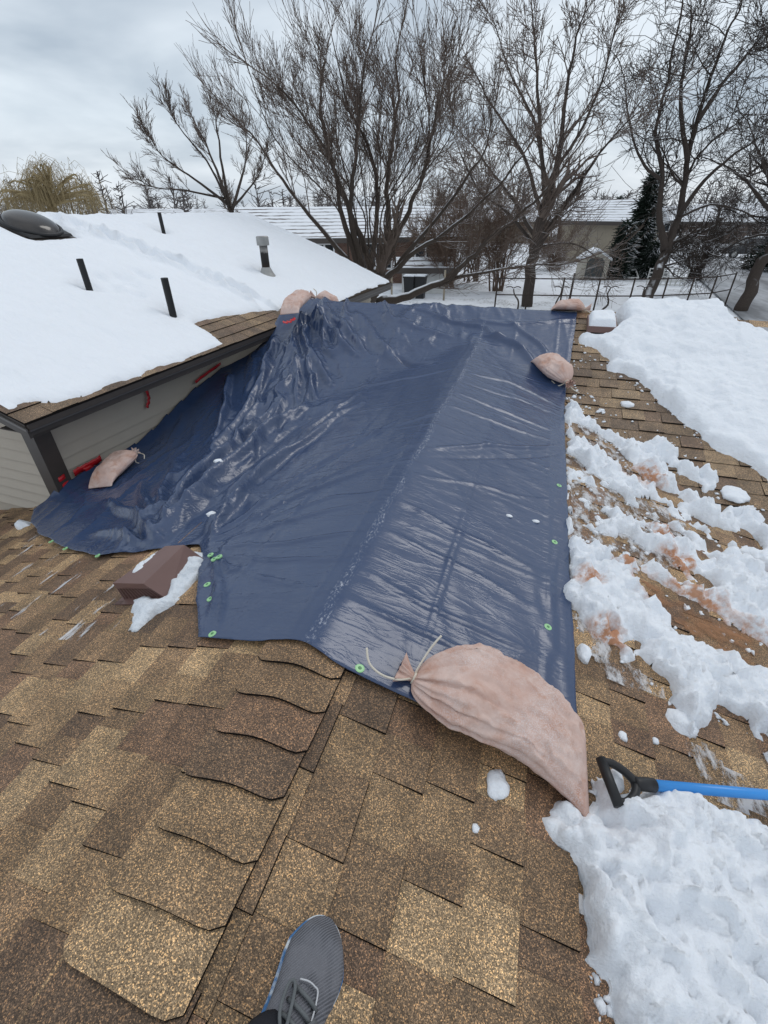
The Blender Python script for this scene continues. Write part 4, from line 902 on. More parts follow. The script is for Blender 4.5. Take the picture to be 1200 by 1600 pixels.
# ------------------------------------------------------------------ sandbags
def basis(P0, P1, nrm):
    a = np.asarray(P1, float)-P0; L = np.linalg.norm(a); a /= L; n = np.asarray(nrm, float); n = n-a*(n@a); n /= np.linalg.norm(n); return a, np.cross(n, a), n, L
def sandbag(name, label, P0, P1, nrm, width, thick, seed, bend=0.0, skew=0.0, tail=None, cords=(), pleat=.10, nu=70, nv=64, cr=.0038, tuft=.06, group='sandbags holding the tarp', sharp=0.0):
    P0 = np.asarray(P0, float); a, b, n, L = basis(P0, P1, nrm); root = empty(name, tuple(P0)); tag(root, label, 'sandbag', group)
    V = []; rr = np.random.default_rng(seed); ph = rr.uniform(0, 6, 4)
    S = np.linspace(0, 1, nu); TH = np.arange(nv)*2*math.pi/nv
    for s in S:
        grow = min(1, (s/.24))**.5 if s > 0 else 0
        w = .016+(width/2-.016)*grow*(1-.06*max(0, s-.6)); 
        h = .016+(thick-.016)*grow
        end = max(0, (s-.55)/.45); h *= (1-end**2.6)**.8; h = max(h, .009); w *= 1-.05*end
        cx = s*L; off = bend*math.sin(s*math.pi)
        for th in TH:
            c, si = math.cos(th), math.sin(th)
            pl = 1+pleat*math.exp(-s/.22)*(.5-1.6*(1-abs(math.sin(6*th+ph[0]+.6*math.sin(2*th))))**2.2+.3*math.cos(19*th+ph[1]))*(1 if s > .01 else .6)
            cc = math.copysign(abs(c)**.85, c); ss = math.copysign(abs(si)**.9, si)
            lat = w*cc*pl; up = h*.5+h*.5*ss*pl; up = max(up, .002+.0*h)
            V.append([cx+skew*cc*w*2*s*s, lat+off, up])
    V = np.array(V); nz = fbm(V[:, 0]*9+seed, V[:, 1]*9, V[:, 2]*9, o=4, s=seed)-.5; nz2 = 1-np.abs(fbm(V[:, 0]*14+seed, V[:, 1]*30, V[:, 2]*14, o=3, s=seed+9)*2-1)
    k = np.clip(V[:, 0]/L*4, 0, 1); V[:, 2] += (thick*.26*nz+thick*.10*(nz2**4-.3))*k*np.clip(V[:, 2]/thick*1.6, 0, 1); V[:, 1] += width*.07*nz*k
    Wd = P0[None]+V[:, :1]*a+V[:, 1:2]*b+V[:, 2:3]*n
    F = [(i*nv+j, i*nv+(j+1) % nv, (i+1)*nv+(j+1) % nv, (i+1)*nv+j) for i in range(nu-1) for j in range(nv)]
    F.append(tuple((nu-1)*nv+j for j in range(nv)))
    child_of(mesh('sack', Wd, F, MAT['bag'], smooth=True), root)
    # gathered mouth beyond the tie
    V2 = []; m = 8
    for i in range(m):
        s = i/(m-1); r = .014+tuft*.45*s**1.2
        for th in TH:
            q = r*(1+.30*s*math.cos(7*th+ph[2])+.2*s*math.cos(12*th+ph[3])); V2.append(P0-a*(s*tuft)+b*q*math.cos(th)+n*(q*.8*math.sin(th)+.012+.012*s))
    F2 = [(i*nv+(j+1) % nv, i*nv+j, (i+1)*nv+j, (i+1)*nv+(j+1) % nv) for i in range(m-1) for j in range(nv)]
    child_of(mesh('gathered_mouth', V2, F2, MAT['bag'], smooth=True), root)
    ring = [P0+b*.017*math.cos(t)+n*(.017*math.sin(t)+.012) for t in np.linspace(0, 2*math.pi, 20)]
    tie = MB().tube(ring, cr*1.2, 8, False)
    tie.build('tie', MAT['cord'], root, True)
    for pts in cords:
        MB().tube(smooth_path([P0+n*.014]+[np.asarray(p) for p in pts], 6), cr, 8).build('tie_end', MAT['cord'], root, True)
    return root
def build_bags():
    NRr = np.array([SL, 0, 1.0]); NRr /= np.linalg.norm(NRr); NM = np.array([0, -SL, 1.0]); NM /= np.linalg.norm(NM); NL = np.array([-SL, 0, 1]); NL /= np.linalg.norm(NL)
    on = lambda px, py, h: onroof(px, py, h)
    P0 = on(645, 1056, .05); P0 = np.array([P0[0], P0[1], float(H(P0[0], P0[1]))+.03]); P1 = np.array([.890, .855, -SL*.89+.012])
    sandbag('sandbag', 'large salmon sandbag in the foreground, tied neck resting on the tarp', P0, P1, NRr, .285, .145, 3, bend=.04, skew=-.04,
            cords=[[P0+(on(625, 1062, .06)-P0)*1.0, on(600, 1056, .07), on(582, 1043, .085), on(575, 1030, .10), on(573, 1012, .12)], [on(652, 1046, .07), on(668, 1020, .11), on(680, 1004, .14), on(690, 993, .16)]], pleat=.30, tuft=.055, nv=128, nu=90, cr=.0036)
    # by the tarp's right edge, upper
    A, B = on(884, 604, .04), on(845, 566, .02); A[2] = TZ(A[0]-.03, A[1])+.03; B[2] = TZ(B[0], B[1])+.01
    sandbag('sandbag', 'salmon sandbag at the right tarp edge, its tie facing the camera', A, B, NM, .25, .13, 5, bend=.02, cords=[[on(895, 608, .03), on(905, 614, .012)], [on(872, 603, .04), on(862, 595, .05)]], cr=.005)
    # against the wing wall
    A, B = np.array(on(209, 712, .12)), np.array(on(160, 770, .03)); A[2] = TZ(A[0], A[1])+.05; B[2] = TZ(B[0], B[1])+.015
    sandbag('sandbag', 'sandbag lying on the tarp beside red tape at the wall', A, B, (NM+NL)/2, .24, .12, 7, bend=.01, cords=[[A+[.05, .01, .03], A+[.12, .0, .03], A+[.165, -.05, .02]], [A+[.04, -.03, .0], A+[.09, -.08, -.01], A+[.13, -.09, -.01]]], cr=.004, tuft=.05)
    # at the eave end
    A, B = np.array(onroof(478, 463, .2)), None
    A = np.array(W((-.02, 3.55, .09))); B = np.array(W((-.14, 3.22, .055)))
    A = CAM+ray(479, 466)*5.55; B = CAM+ray(452, 491)*5.05
    sandbag('sandbag', 'sandbag on the eave corner where tarp meets bare shingles', A, B, (-.1, -.15, 1), .24, .13, 9, bend=.0, cords=[[A+[.04, .03, .03]]], cr=.004)
    A = CAM+ray(493, 463)*6.0; B = CAM+ray(530, 474)*6.05
    sandbag('sandbag', 'sandbag half hidden behind the far tarp edge', A-[0, 0, .03], B-[0, 0, .06], (0, 0, 1), .24, .12, 11, bend=.0, cords=[[A+[.02, .0, .05], A+[-.02, .0, .09]]], cr=.006, tuft=.09)
    A, B = on(908, 487, .05), on(868, 484, .04); A = np.array([1.02, YR+.02, ZR+.035]); B = np.array([.68, YR+.05, ZR+.03])
    sandbag('sandbag', 'flattened sandbag on the main ridge at the tarp corner', A, B, (0, 0, 1), .22, .10, 13, bend=.0, cords=[[A+[.05, -.05, -.01], A+[.10, -.08, -.03]]], cr=.005)
build_bags()

# ------------------------------------------------------------------ red tape
def tape(label, pts, w, nrm):
    P = smooth_path(pts, 5); n = np.asarray(nrm, float); n /= np.linalg.norm(n); T, _, _ = frames(P); V = []; 
    for i, (p, t) in enumerate(zip(P, T)):
        s = np.cross(t, n); s /= np.linalg.norm(s)+1e-9; wob = .006*math.sin(i*1.9)+.003*math.sin(i*3.7+len(label))
        for q in (-1, 0, 1): V.append(p+s*w*.5*(q*(1+.22*math.sin(i*2.3+q*1.7+len(label))))+n*(.003+wob+(.002 if q == 0 else 0)))
    F = [(i*3+j, i*3+j+1, i*3+j+4, i*3+j+3) for i in range(len(P)-1) for j in (0, 1)]
    o = mesh('red_tape', V, F, MAT['redtape'], smooth=True); so = o.modifiers.new('t', 'SOLIDIFY'); so.thickness = .0012; tag(o, label, 'tape'); return o
def build_tape():
    NX = np.array([math.cos(WA), -math.sin(WA), 0])
    def wallp(px, py, off=.005):
        o = CAM-WO; r = ray(px, py); f = lambda v: np.array([v[0]*math.cos(WA)-v[1]*math.sin(WA), v[0]*math.sin(WA)+v[1]*math.cos(WA), v[2]]); o, r = f(o), f(r)
        t = (-.352+off-o[0])/r[0]; return np.array(W(o+r*t))
    tape('long red tape strip on the siding above the wall sandbag', [wallp(115, 739), wallp(136, 728), wallp(158, 716)], .055, NX)
    tape('short red tape tail hanging beneath the long strip', [wallp(137, 728, .012), wallp(143, 742, .02), wallp(142, 760, .06)], .085, NX)
    tape('red tape strip down the dark corner board', [wallp(94, 744), wallp(106, 762), wallp(118, 778)], .060, NX)
    tape('red tape strip along the foot of the corner board', [wallp(86, 788, .015), wallp(104, 782, .03), wallp(124, 778, .03)], .065, NX)
    tape('curled red tape scrap high on the siding', [wallp(225, 604), wallp(231, 616), wallp(232, 627), wallp(229, 637)], .034, NX)
    tape('red tape along the shaded tarp edge below the eave', [wallp(305, 597, .02), wallp(325, 582, .02), wallp(345, 568, .02)], .03, NX)
    p = CAM+ray(452, 503)*5.0; tape('crumpled red tape at the eave corner by the sandbag', [p+[-.05, -.05, 0], p, p+[.05, .05, .03]], .045, (0, -.5, 1))
build_tape()

# ------------------------------------------------------------------ shovel
def build_shovel():
    s = empty('snow_shovel', tuple(onroof(980, 1225, .06))); tag(s, 'snow shovel with blue shaft and black D-grip stuck in the snow', 'shovel')
    a = onroof(1012, 1226, .085); b = onroof(1200, 1242, .085); d = (b-a)/np.linalg.norm(b-a); end = a+d*1.15
    MB().tube([a, b, end], [.0155, .0155, .0155], 18).build('shaft', MAT['blue'], s, True)
    MB().tube([a-d*.045, a-d*.04, a+d*.02, a+d*.021], [.017, .019, .0195, .0165], 18).build('collar', MAT['black'], s, True)
    side = np.cross(d, np.array([SL, 0, 1.0])); side /= np.linalg.norm(side); n = np.cross(side, d)
    side = side*.85+n*.35*0; o = a-d*.04
    loop = [o+side*.004, o+side*.035-d*.02, o+side*.060-d*.055, o+side*.062-d*.085]; loop2 = [o-side*.004, o-side*.035-d*.02, o-side*.060-d*.055, o-side*.062-d*.085]
    g = MB(); g.tube(smooth_path(loop, 5), .012, 12); g.tube(smooth_path(loop2, 5), .012, 12); g.tube([o+side*.075-d*.088, o-side*.075-d*.088], .0145, 12); g.build('grip', MAT['black'], s, True)
    V = []; F = []; m = 8
    for i in range(m+1):
        for j in range(m+1):
            u, v = i/m, j/m*2-1; V.append(end+d*u*.34+side*v*.23+n*(-.03-.05*u+.05*v*v))
    for i in range(m):
        for j in range(m): q = i*(m+1)+j; F.append((q, q+1, q+m+2, q+m+1))
    o2 = mesh('blade', V, F, MAT['black'], smooth=True); o2.modifiers.new('t', 'SOLIDIFY').thickness = .006; child_of(o2, s)
    c = onroof(962, 1218, .05); lumpmesh('snow_chunk', c-[0, 0, .02], (.028, .036, .032), 91, MAT['snow'], 'snow clod wedged inside the black shovel grip', 'snow', 3)
build_shovel()

# ------------------------------------------------------------------ the photographer's foot
def build_person():
    toe = onroof(512, 1440, .03); heel_dir = onroof(437, 1590, .05)-toe; heel_dir[2] = 0; heel_dir /= np.linalg.norm(heel_dir); n = np.array([SL, 0, 1.0]); n /= np.linalg.norm(n)
    a = heel_dir - n*(n@heel_dir); a /= np.linalg.norm(a); b = np.cross(n, a); toe = np.array([toe[0], toe[1], -SL*toe[0]+.012])
    L = .285; root = empty('person', tuple(toe+a*.15)); tag(root, 'person seen only as a grey sneaker and dark trouser leg', 'person')
    def wid(s): return .060*min(1, (s/.22))**.40*(1 if s < .30 else 1-.22*math.sin((s-.30)/.70*math.pi*.8))*(1 if s < .86 else math.sqrt(max(.02, 1-((s-.86)/.14)**2*.9)))
    def hgt(s): return (.048 if s < .02 else .040+.028*min(1, s/.10))+ (.0 if s < .22 else .052*min(1, (s-.22)/.33))+.0
    def off(s): return .012*math.sin(s*math.pi)-.004 
    nv = 48
    def loft(fw, z0, z1f, s0, s1, nu, pw):
        V = []; F = []
        for i in range(nu):
            s = s0+(s1-s0)*i/(nu-1)
            for j in range(nv):
                th = j*2*math.pi/nv; c, si = math.cos(th), math.sin(th); w = fw(s); top = z1f(s)
                lat = w*math.copysign(abs(c)**pw, c); up = z0+(top-z0)*(.5+.5*math.copysign(abs(si)**.8, si)); lat *= 1-.28*max(0, si)**2
                V.append(toe+a*(s*L)+b*(lat+off(s))+n*up)
        for i in range(nu-1):
            for j in range(nv): F.append((i*nv+j, i*nv+(j+1) % nv, (i+1)*nv+(j+1) % nv, (i+1)*nv+j))
        F.append(tuple(range(nv))[::-1]); F.append(tuple((nu-1)*nv+j for j in range(nv))); return V, F
    fab = NT('grey_knit_upper'); ck = fab.N.new('ShaderNodeTexWave'); ck.inputs['Scale'].default_value = 75; fab.L.new(fab.map(rot=(0, 0, .6)), ck.inputs[0])
    fab.base(fab.mix(fab.math('MULTIPLY', ck.outputs['Fac'], fab.ramp(fab.noise(18, 3), [(0.45, 0.2), (0.6, 1.0)])), fab.mix(fab.noise(40, 4), (0.16, 0.162, 0.18), (0.21, 0.212, 0.23)), (0.085, 0.088, 0.10))).set(0.85, 0.2); fab.bump(fab.math('ADD', ck.outputs['Fac'], fab.noise(500, 2)), 0.6, 0.002)
    shoe = empty('shoe', tuple(toe+a*.14)); child_of(shoe, root)
    V, F = loft(wid, .012, hgt, .004, 1.0, 60, .75); up = mesh('upper', V, F, fab.m, smooth=True); child_of(up, shoe)
    V = []; F = []; m = 64                                # sole outline
    ss = [(.5-.5*math.cos(k/(m-1)*math.pi)) for k in range(m)]
    ring = [(s, 1) for s in ss]+[(s, -1) for s in ss[::-1][1:-1]]
    for (z, g) in ((0, .96), (.012, 1.06), (.027, 1.07), (.030, 1.02)):
        for s, q in ring: V.append(toe+a*((s*1.012-.006)*L)+b*(q*wid(max(s, .0008))*g*1.0+off(s))+n*z)
    k = len(ring)
    for r in range(3):
        for j in range(k): F.append((r*k+j, r*k+(j+1) % k, (r+1)*k+(j+1) % k, (r+1)*k+j))
    F += [tuple(range(k))[::-1], tuple(3*k+j for j in range(k))]
    sol = NT('white_and_blue_foam_sole'); q = sol.ramp(sol.noise(30, 4), [(0.42, (0.62, 0.66, 0.68)), (0.56, (0.06, 0.17, 0.36))]); sol.base(q).set(0.6, 0.3)
    child_of(mesh('sole', V, F, sol.m, smooth=True), shoe)
    lm = plain('grey_laces', (0.13, 0.14, 0.145), .8, .2, scale=80, bump=.2); dk = plain('dark_eyelets', (.012, .012, .014), .6); lite = plain('pale_piping', (.55, .56, .58), .6)
    P = lambda s, l, z=0: toe+a*(s*L)+b*(l+off(s))+n*(hgt(s)*(1-.10*(l/.03)**2)+.004+z)
    tg = MB(); Vv = []; Fq = []
    for i in range(12):
        s = .40+.34*i/11
        for j in range(7): l = (-.016+.032*j/6); Vv.append(P(s, l, .003))
    for i in range(11):
        for j in range(6): q = i*7+j; Fq.append((q, q+7, q+8, q+1))
    t = mesh('tongue', Vv, Fq, fab.m, smooth=True); t.modifiers.new('t', 'SOLIDIFY').thickness = .004; child_of(t, shoe)
    MB().tube(smooth_path([P(.39, -.020, .004), P(.375, -.005, .005), P(.375, .008, .005), P(.39, .018, .004), P(.50, .024, .002), P(.60, .026, 0)], 6), .0016, 6).build('piping', lite, shoe, True)
    for i in range(4):
        s = .43+.07*i
        la = MB(); pts = smooth_path([P(s, -.024, .002), P(s+.01, -.01, .010), P(s+.02, .01, .010), P(s+.03, .025, .002)], 5)
        la.tube(pts, .0036, 8); la.build('lace', lm, shoe, True)
        for sg in (-1, 1):
            c = P(s+.015*(1+sg), sg*.0255, .001); MB().tube([c-n*.002, c+n*.0035], [.0036, .003], 10).build('eyelet', dk, shoe)
    kn = P(.68, -.004, .016)
    for pts in ([kn, P(.58, -.03, .02), P(.46, -.036, .018), P(.42, -.030, .016), P(.46, -.022, .016), P(.60, -.012, .018), kn], [kn, P(.66, .03, .02), P(.62, .055, .014), P(.66, .066, .008), P(.72, .052, .01), P(.72, .02, .016), kn],
                [kn, P(.60, .012, .02), P(.52, .026, .012), P(.50, .034, .0)], [kn, P(.74, .02, .012), P(.80, .045, .0)]):
        MB().tube(smooth_path(pts, 8), .0030, 8).build('lace_loop', lm, shoe, True)
    ank = toe+a*(.77*L)+n*.105; knee = np.array([.36, -.24, .34]); hip = np.array([.50, -.42, .80])
    pm = NT('charcoal_trousers'); pm.base(pm.mix(pm.noise(30, 5), (0.016, 0.017, 0.022), (0.028, 0.030, 0.038))).set(.85, .2); pm.bump(pm.noise(12, 4, dist=.5), .4, .02)
    ax = smooth_path([ank-n*.035-a*.015, ank+(knee-ank)*.15, ank+(knee-ank)*.5, knee, knee+(hip-knee)*.5, hip], 6); rad = np.interp(np.linspace(0, 1, len(ax)), [0, .1, .35, .55, 1], [.060, .060, .066, .074, .092])
    Vt, Ft = tube(ax, rad, 28); Vt = Vt+(.010*(fbm(Vt[:, 0]*12, Vt[:, 1]*12, Vt[:, 2]*16, s=4)-.5))[:, None]
    child_of(mesh('trouser_leg', Vt, Ft, pm.m, smooth=True), root)
build_person()

# ------------------------------------------------------------------ trees
class Twigs:
    def __init__(s): s.b = {}
    def add(s, P, R_, k=4): s.b.setdefault((len(P), k), []).append((P, R_))
    def arrays(s):
        VV = []; FF = []; base = 0
        for (n, k), lst in s.b.items():
            P = np.array([l[0] for l in lst]); Rr = np.array([l[1] for l in lst]); T = np.gradient(P, axis=1); T /= np.linalg.norm(T, axis=2, keepdims=True)+1e-9
            ref = np.where(np.abs(T[:, :1, 2:3]) < .85, np.array([0, 0, 1.0]), np.array([1.0, 0, 0])); A = np.cross(T, np.broadcast_to(ref, T.shape)); A /= np.linalg.norm(A, axis=2, keepdims=True)+1e-9; B = np.cross(A, T)
            th = np.arange(k)*2*math.pi/k
            V = P[:, :, None]+Rr[:, :, None, None]*(A[:, :, None]*np.cos(th)[None, None, :, None]+B[:, :, None]*np.sin(th)[None, None, :, None])
            m = len(lst); i, j = np.meshgrid(np.arange(n-1), np.arange(k), indexing='ij'); q = np.stack([i*k+j, i*k+(j+1) % k, (i+1)*k+(j+1) % k, (i+1)*k+j], -1).reshape(-1, 4)
            FF.append((q[None]+(np.arange(m)*n*k)[:, None, None]).reshape(-1, 4)+base); VV.append(V.reshape(-1, 3)); base += m*n*k
        return np.vstack(VV), np.vstack(FF)
    def build(s, name, mat, parent):
        V, F = s.arrays(); o = mesh(name, V, F, mat, smooth=True); child_of(o, parent); return o
def rot_dir(d, ang, r):
    d = d/np.linalg.norm(d); p = np.cross(d, r.normal(size=3)); p /= np.linalg.norm(p)+1e-9; return d*math.cos(ang)+p*math.sin(ang)
def grow(tw, p, d, L, r0, lev, cfg, r):
    n = 5 if lev < cfg['lev'] else 4; P = [p]; cur = d/np.linalg.norm(d); st = L/(n-1)
    for i in range(n-1):
        cur = cur+r.normal(size=3)*cfg['wob']+np.array([0, 0, cfg['up']]); cur /= np.linalg.norm(cur); P.append(P[-1]+cur*st)
    P = np.array(P); rt = max(cfg['rmin'], r0*.35); Rr = np.linspace(r0, rt, n); tw.add(P, Rr, 4 if lev < 2 else 3)
    if lev >= cfg['lev']: return
    for c in range(cfg['kids'][min(lev, len(cfg['kids'])-1)]):
        t = r.uniform(.15, 1.0); i = min(int(t*(n-1)), n-2); f = t*(n-1)-i; q = P[i]*(1-f)+P[i+1]*f; dd = P[i+1]-P[i]
        grow(tw, q, rot_dir(dd, R(r.uniform(*cfg['ang'])), r), L*r.uniform(.38, .72), max(cfg['rmin'], r0*.5), lev+1, cfg, r)
def tree(name, label, limbs, dist, cfg, seed, matT, matC, group=None, cat='tree', ground=True, depth=.18):
    r = np.random.default_rng(seed); base = at(*limbs[0][0][0], dist); root = empty(name, (base[0], base[1], GZ)); tag(root, label, cat, group)
    tk = Twigs(); cr = Twigs(); trunk = MB()
    for li, (px, r0, r1) in enumerate(limbs):
        dd = r.uniform(-1, 1)*depth*dist; pts = [at(*q, dist+dd*(k/(len(px)-1))) for k, q in enumerate(px)]
        if ground and li == 0:
            b = pts[0].copy(); 
            if b[2] > GZ: pts = [np.array([b[0]+(b[0]-pts[1][0])*.3, b[1], GZ-.1])]+pts
            else: pts[0][2] = min(pts[0][2], GZ-.1)
        P = smooth_path(pts, 5); wob = np.stack([fbm(np.arange(len(P))*.6+li*7, np.arange(len(P))*0+k*9., s=seed) for k in range(3)], 1)-.5; P = P+wob*r0*1.2; P[0] -= wob[0]*r0*1.2
        Rr = r1+(r0-r1)*(1-np.linspace(0, 1, len(P)))**cfg.get('tap', 1.0); trunk.tube(P, Rr, 10, True)
        Ltot = np.linalg.norm(np.diff(P, axis=0), axis=1).sum(); nb = int(Ltot*cfg['per_m'])
        for c in range(nb):
            t = r.uniform(cfg.get('t0', .25), 1.0)**.8 if li > 0 or not ground else r.uniform(cfg.get('trunk0', .6), 1)
            i = min(int(t*(len(P)-1)), len(P)-2); f = t*(len(P)-1)-i; q = P[i]*(1-f)+P[i+1]*f; d = P[i+1]-P[i]
            rr0 = (Rr[i]*(1-f)+Rr[i+1]*f)*r.uniform(.25, .5); rr0 = min(max(rr0, cfg['rmin']*1.6), cfg['r1max'])
            grow(cr, q, rot_dir(d, R(r.uniform(*cfg['ang'])), r), cfg['L1']*r.uniform(.45, 1.15)*(1.1-.5*t), rr0, 1, cfg, r)
        grow(cr, P[-1], P[-1]-P[-2], cfg['L1']*.8, Rr[-1]*.9, 1, cfg, r)
    child_of(trunk.build('trunk', matT, None, True), root); cr.build('crown', matC, root); return root
FAN = dict(lev=3, kids=[0, 6, 5], wob=.09, up=.09, ang=(14, 38), per_m=3.8, L1=1.30, rmin=.0034, r1max=.016, t0=.2, tap=1.7)
BUSHY = dict(lev=3, kids=[0, 5, 5], wob=.12, up=.05, ang=(20, 52), per_m=2.8, L1=2.1, tap=1.4, rmin=.0075, r1max=.05, t0=.15)
CROOK = dict(lev=3, kids=[0, 6, 5], tap=1.3, wob=.21, up=.02, ang=(25, 65), per_m=2.1, L1=3.0, rmin=.0085, r1max=.055, t0=.22)
def build_trees():
    tree('multi_stem_tree', 'bare multi-stemmed tree fanning up behind the left wing, tallest at top centre', [
        ([(572, 492), (585, 455), (596, 420)], .20, .15), ([(590, 474), (640, 461), (700, 438), (742, 396), (800, 345), (860, 292)], .13, .03), ([(592, 445), (640, 402), (710, 352), (770, 300), (815, 242)], .085, .02),
        ([(592, 430), (606, 370), (606, 300), (612, 228), (622, 156), (618, 87)], .10, .02), ([(585, 432), (562, 370), (532, 292), (512, 228), (500, 148), (508, 87)], .10, .02), ([(560, 420), (536, 340), (520, 264), (482, 192), (436, 138)], .08, .015),
        ([(565, 418), (548, 330), (556, 249), (562, 170), (572, 94)], .08, .015), ([(550, 415), (495, 350), (442, 282), (402, 220), (366, 184)], .07, .015), ([(596, 425), (628, 355), (654, 292), (672, 228), (684, 163), (702, 112)], .08, .015),
        ([(600, 440), (650, 380), (720, 292), (760, 228), (770, 170)], .07, .015), ([(575, 430), (590, 330), (580, 242), (545, 170), (530, 112)], .07, .014), ([(690, 440), (760, 425), (830, 415), (885, 412)], .05, .02)]+[([(548+k*7.0, 425-(k*5 % 7)*6), (545+k*7+(k*37 % 11-5)*3, 330), (455+k*26+(k*53 % 17-8)*3, 220), (410+k*30+(k*29 % 13-6)*4, 105+(k*41 % 9)*9)], .026, .007) for k in range(11)],
        13.0, FAN, 2, MAT['bark'], MAT['twig'])
    tree('slender_tree', 'smaller bare spreading tree behind the snowy ridge, left of the multi-stem tree', [
        ([(385, 420), (368, 345), (352, 305)], .09, .06), ([(360, 330), (338, 265), (312, 205), (292, 165)], .06, .010), ([(358, 320), (345, 245), (338, 190), (330, 165)], .05, .010), ([(355, 318), (305, 280), (255, 245), (228, 205)], .045, .008),
        ([(362, 330), (380, 270), (385, 220), (378, 175)], .05, .010), ([(350, 310), (290, 298), (240, 292), (205, 272)], .035, .008), ([(362, 325), (400, 280), (420, 230)], .04, .008), ([(358, 322), (322, 250), (280, 200), (262, 165)], .04, .008)], 17.0, dict(FAN, per_m=5.5, rmin=.0038, L1=.62), 5, MAT['bark_dark'], MAT['twig'])
    tree('broad_tree', 'large bare tree with a straight mossy trunk rising behind the tarp edge at centre right', [
        ([(822, 484), (828, 430), (838, 380), (845, 340)], .27, .19), ([(845, 345), (852, 290), (838, 200), (800, 120), (770, 30)], .14, .02), ([(845, 345), (872, 250), (884, 150), (902, 60), (918, 5)], .14, .02), ([(838, 392), (880, 325), (938, 240), (990, 180)], .12, .02),
        ([(838, 372), (800, 310), (755, 250), (715, 200)], .10, .02), ([(850, 300), (842, 180), (836, 80), (830, 5)], .10, .02), ([(838, 385), (790, 330), (750, 300), (720, 240)], .08, .02), ([(860, 280), (910, 200), (945, 110), (965, 30)], .08, .02),
        ([(845, 330), (815, 240), (760, 150), (730, 90)], .09, .02), ([(840, 385), (890, 380), (930, 400), (945, 430)], .05, .015)], 24.0, dict(BUSHY, rmin=.0075), 8, MAT['bark_dark'], MAT['twig'])
    tree('forked_tree', 'bare forked tree leaning right behind the roof snow, second trunk from right', [
        ([(1008, 484), (1024, 432), (1042, 384)], .27, .20), ([(1040, 388), (1030, 340), (1036, 285), (1026, 205), (1044, 120), (1068, 5)], .15, .03), ([(1042, 388), (1062, 335), (1076, 240), (1100, 160), (1132, 60), (1160, 5)], .16, .03), ([(1062, 335), (1102, 282), (1150, 238), (1205, 205)], .10, .02),
        ([(1074, 250), (1062, 150), (1078, 60), (1082, 5)], .10, .02), ([(1036, 285), (1002, 250), (984, 195), (975, 120)], .07, .02), ([(1090, 190), (1130, 130), (1180, 70), (1210, 20)], .09, .02), ([(1060, 340), (1110, 320), (1160, 330), (1190, 350)], .06, .02)], 26.0, dict(CROOK, rmin=.008), 13, MAT['bark_dark'], MAT['bark_dark'])
    tree('leaning_tree', 'rightmost bare tree trunk leaning out of the frame', [
        ([(1155, 490), (1182, 435), (1208, 375), (1225, 320)], .27, .18), ([(1215, 350), (1180, 300), (1140, 262), (1096, 244)], .09, .02), ([(1222, 325), (1230, 230), (1215, 130), (1190, 40)], .12, .02), ([(1225, 320), (1270, 240), (1300, 130)], .12, .02), ([(1210, 365), (1175, 370), (1140, 385), (1120, 400)], .06, .015), ([(1220, 330), (1190, 250), (1170, 190)], .08, .02)], 26.0, dict(CROOK, rmin=.008, per_m=2.6), 17, MAT['bark_dark'], MAT['bark_dark'])
    # brush between the trees
    BR = dict(lev=3, kids=[0, 6, 4], wob=.22, up=.03, ang=(18, 50), per_m=4.0, L1=1.5, rmin=.0075, r1max=.02, t0=.05)
    for i, (px, py, d, w, h, lab) in enumerate([(700, 450, 27, 60, 130, 'tangled reddish-brown brush below the arching snowy limb'), (770, 455, 28, 60, 150, 'dense reddish-brown brush left of the mossy trunk'), (735, 440, 31, 70, 150, 'taller brown brush behind the tangled thicket'), (868, 440, 40, 36, 90, 'dense brown hedge right of the mossy trunk')]):
        r = np.random.default_rng(40+i); limbs = []
        for k in range(9):
            x = px+r.uniform(-.25, .25)*w; tx = px+r.uniform(-1, 1)*w; limbs.append(([(x, py), ((x*2+tx)/3, py-h*.4), (tx, py-h*r.uniform(.6, 1))], .05, .012))
        tree('brush_shrub', lab, limbs, d, BR, 60+i, MAT['twig_red'], MAT['twig_red'], 'brush between the gardens', 'shrub', ground=False, depth=.06)
    # vase-shaped bush by the road
    r = np.random.default_rng(5); limbs = []
    for k in range(13):
        tx = 1090+r.uniform(-1, 1)*62; limbs.append(([(1085+r.uniform(-12, 12), 438), ((1085*2+tx)/3+r.uniform(-6, 6), 408), (tx, 355+abs(tx-1090)*.35)], .07, .012))
    tree('vase_bush', 'bare vase-shaped bush growing beside the road', limbs, 37, dict(BR, per_m=2.2, L1=1.6, rmin=.011), 77, MAT['bark_dark'], MAT['bark_dark'], None, 'bush', ground=False, depth=.03)
    # weeping willow
    r = np.random.default_rng(9); wr = empty('willow_tree', tuple(at(75, 335, 60)*np.array([1, 1, 0])+[0, 0, GZ])); tag(wr, 'yellowish weeping willow beyond the snowy ridge at far left', 'tree')
    trunk = MB(); cr = Twigs(); c0 = at(80, 350, 60); trunk.tube(smooth_path([[c0[0], c0[1], GZ-.1], c0, at(82, 322, 60)], 4), np.linspace(.5, .35, 9), 8)
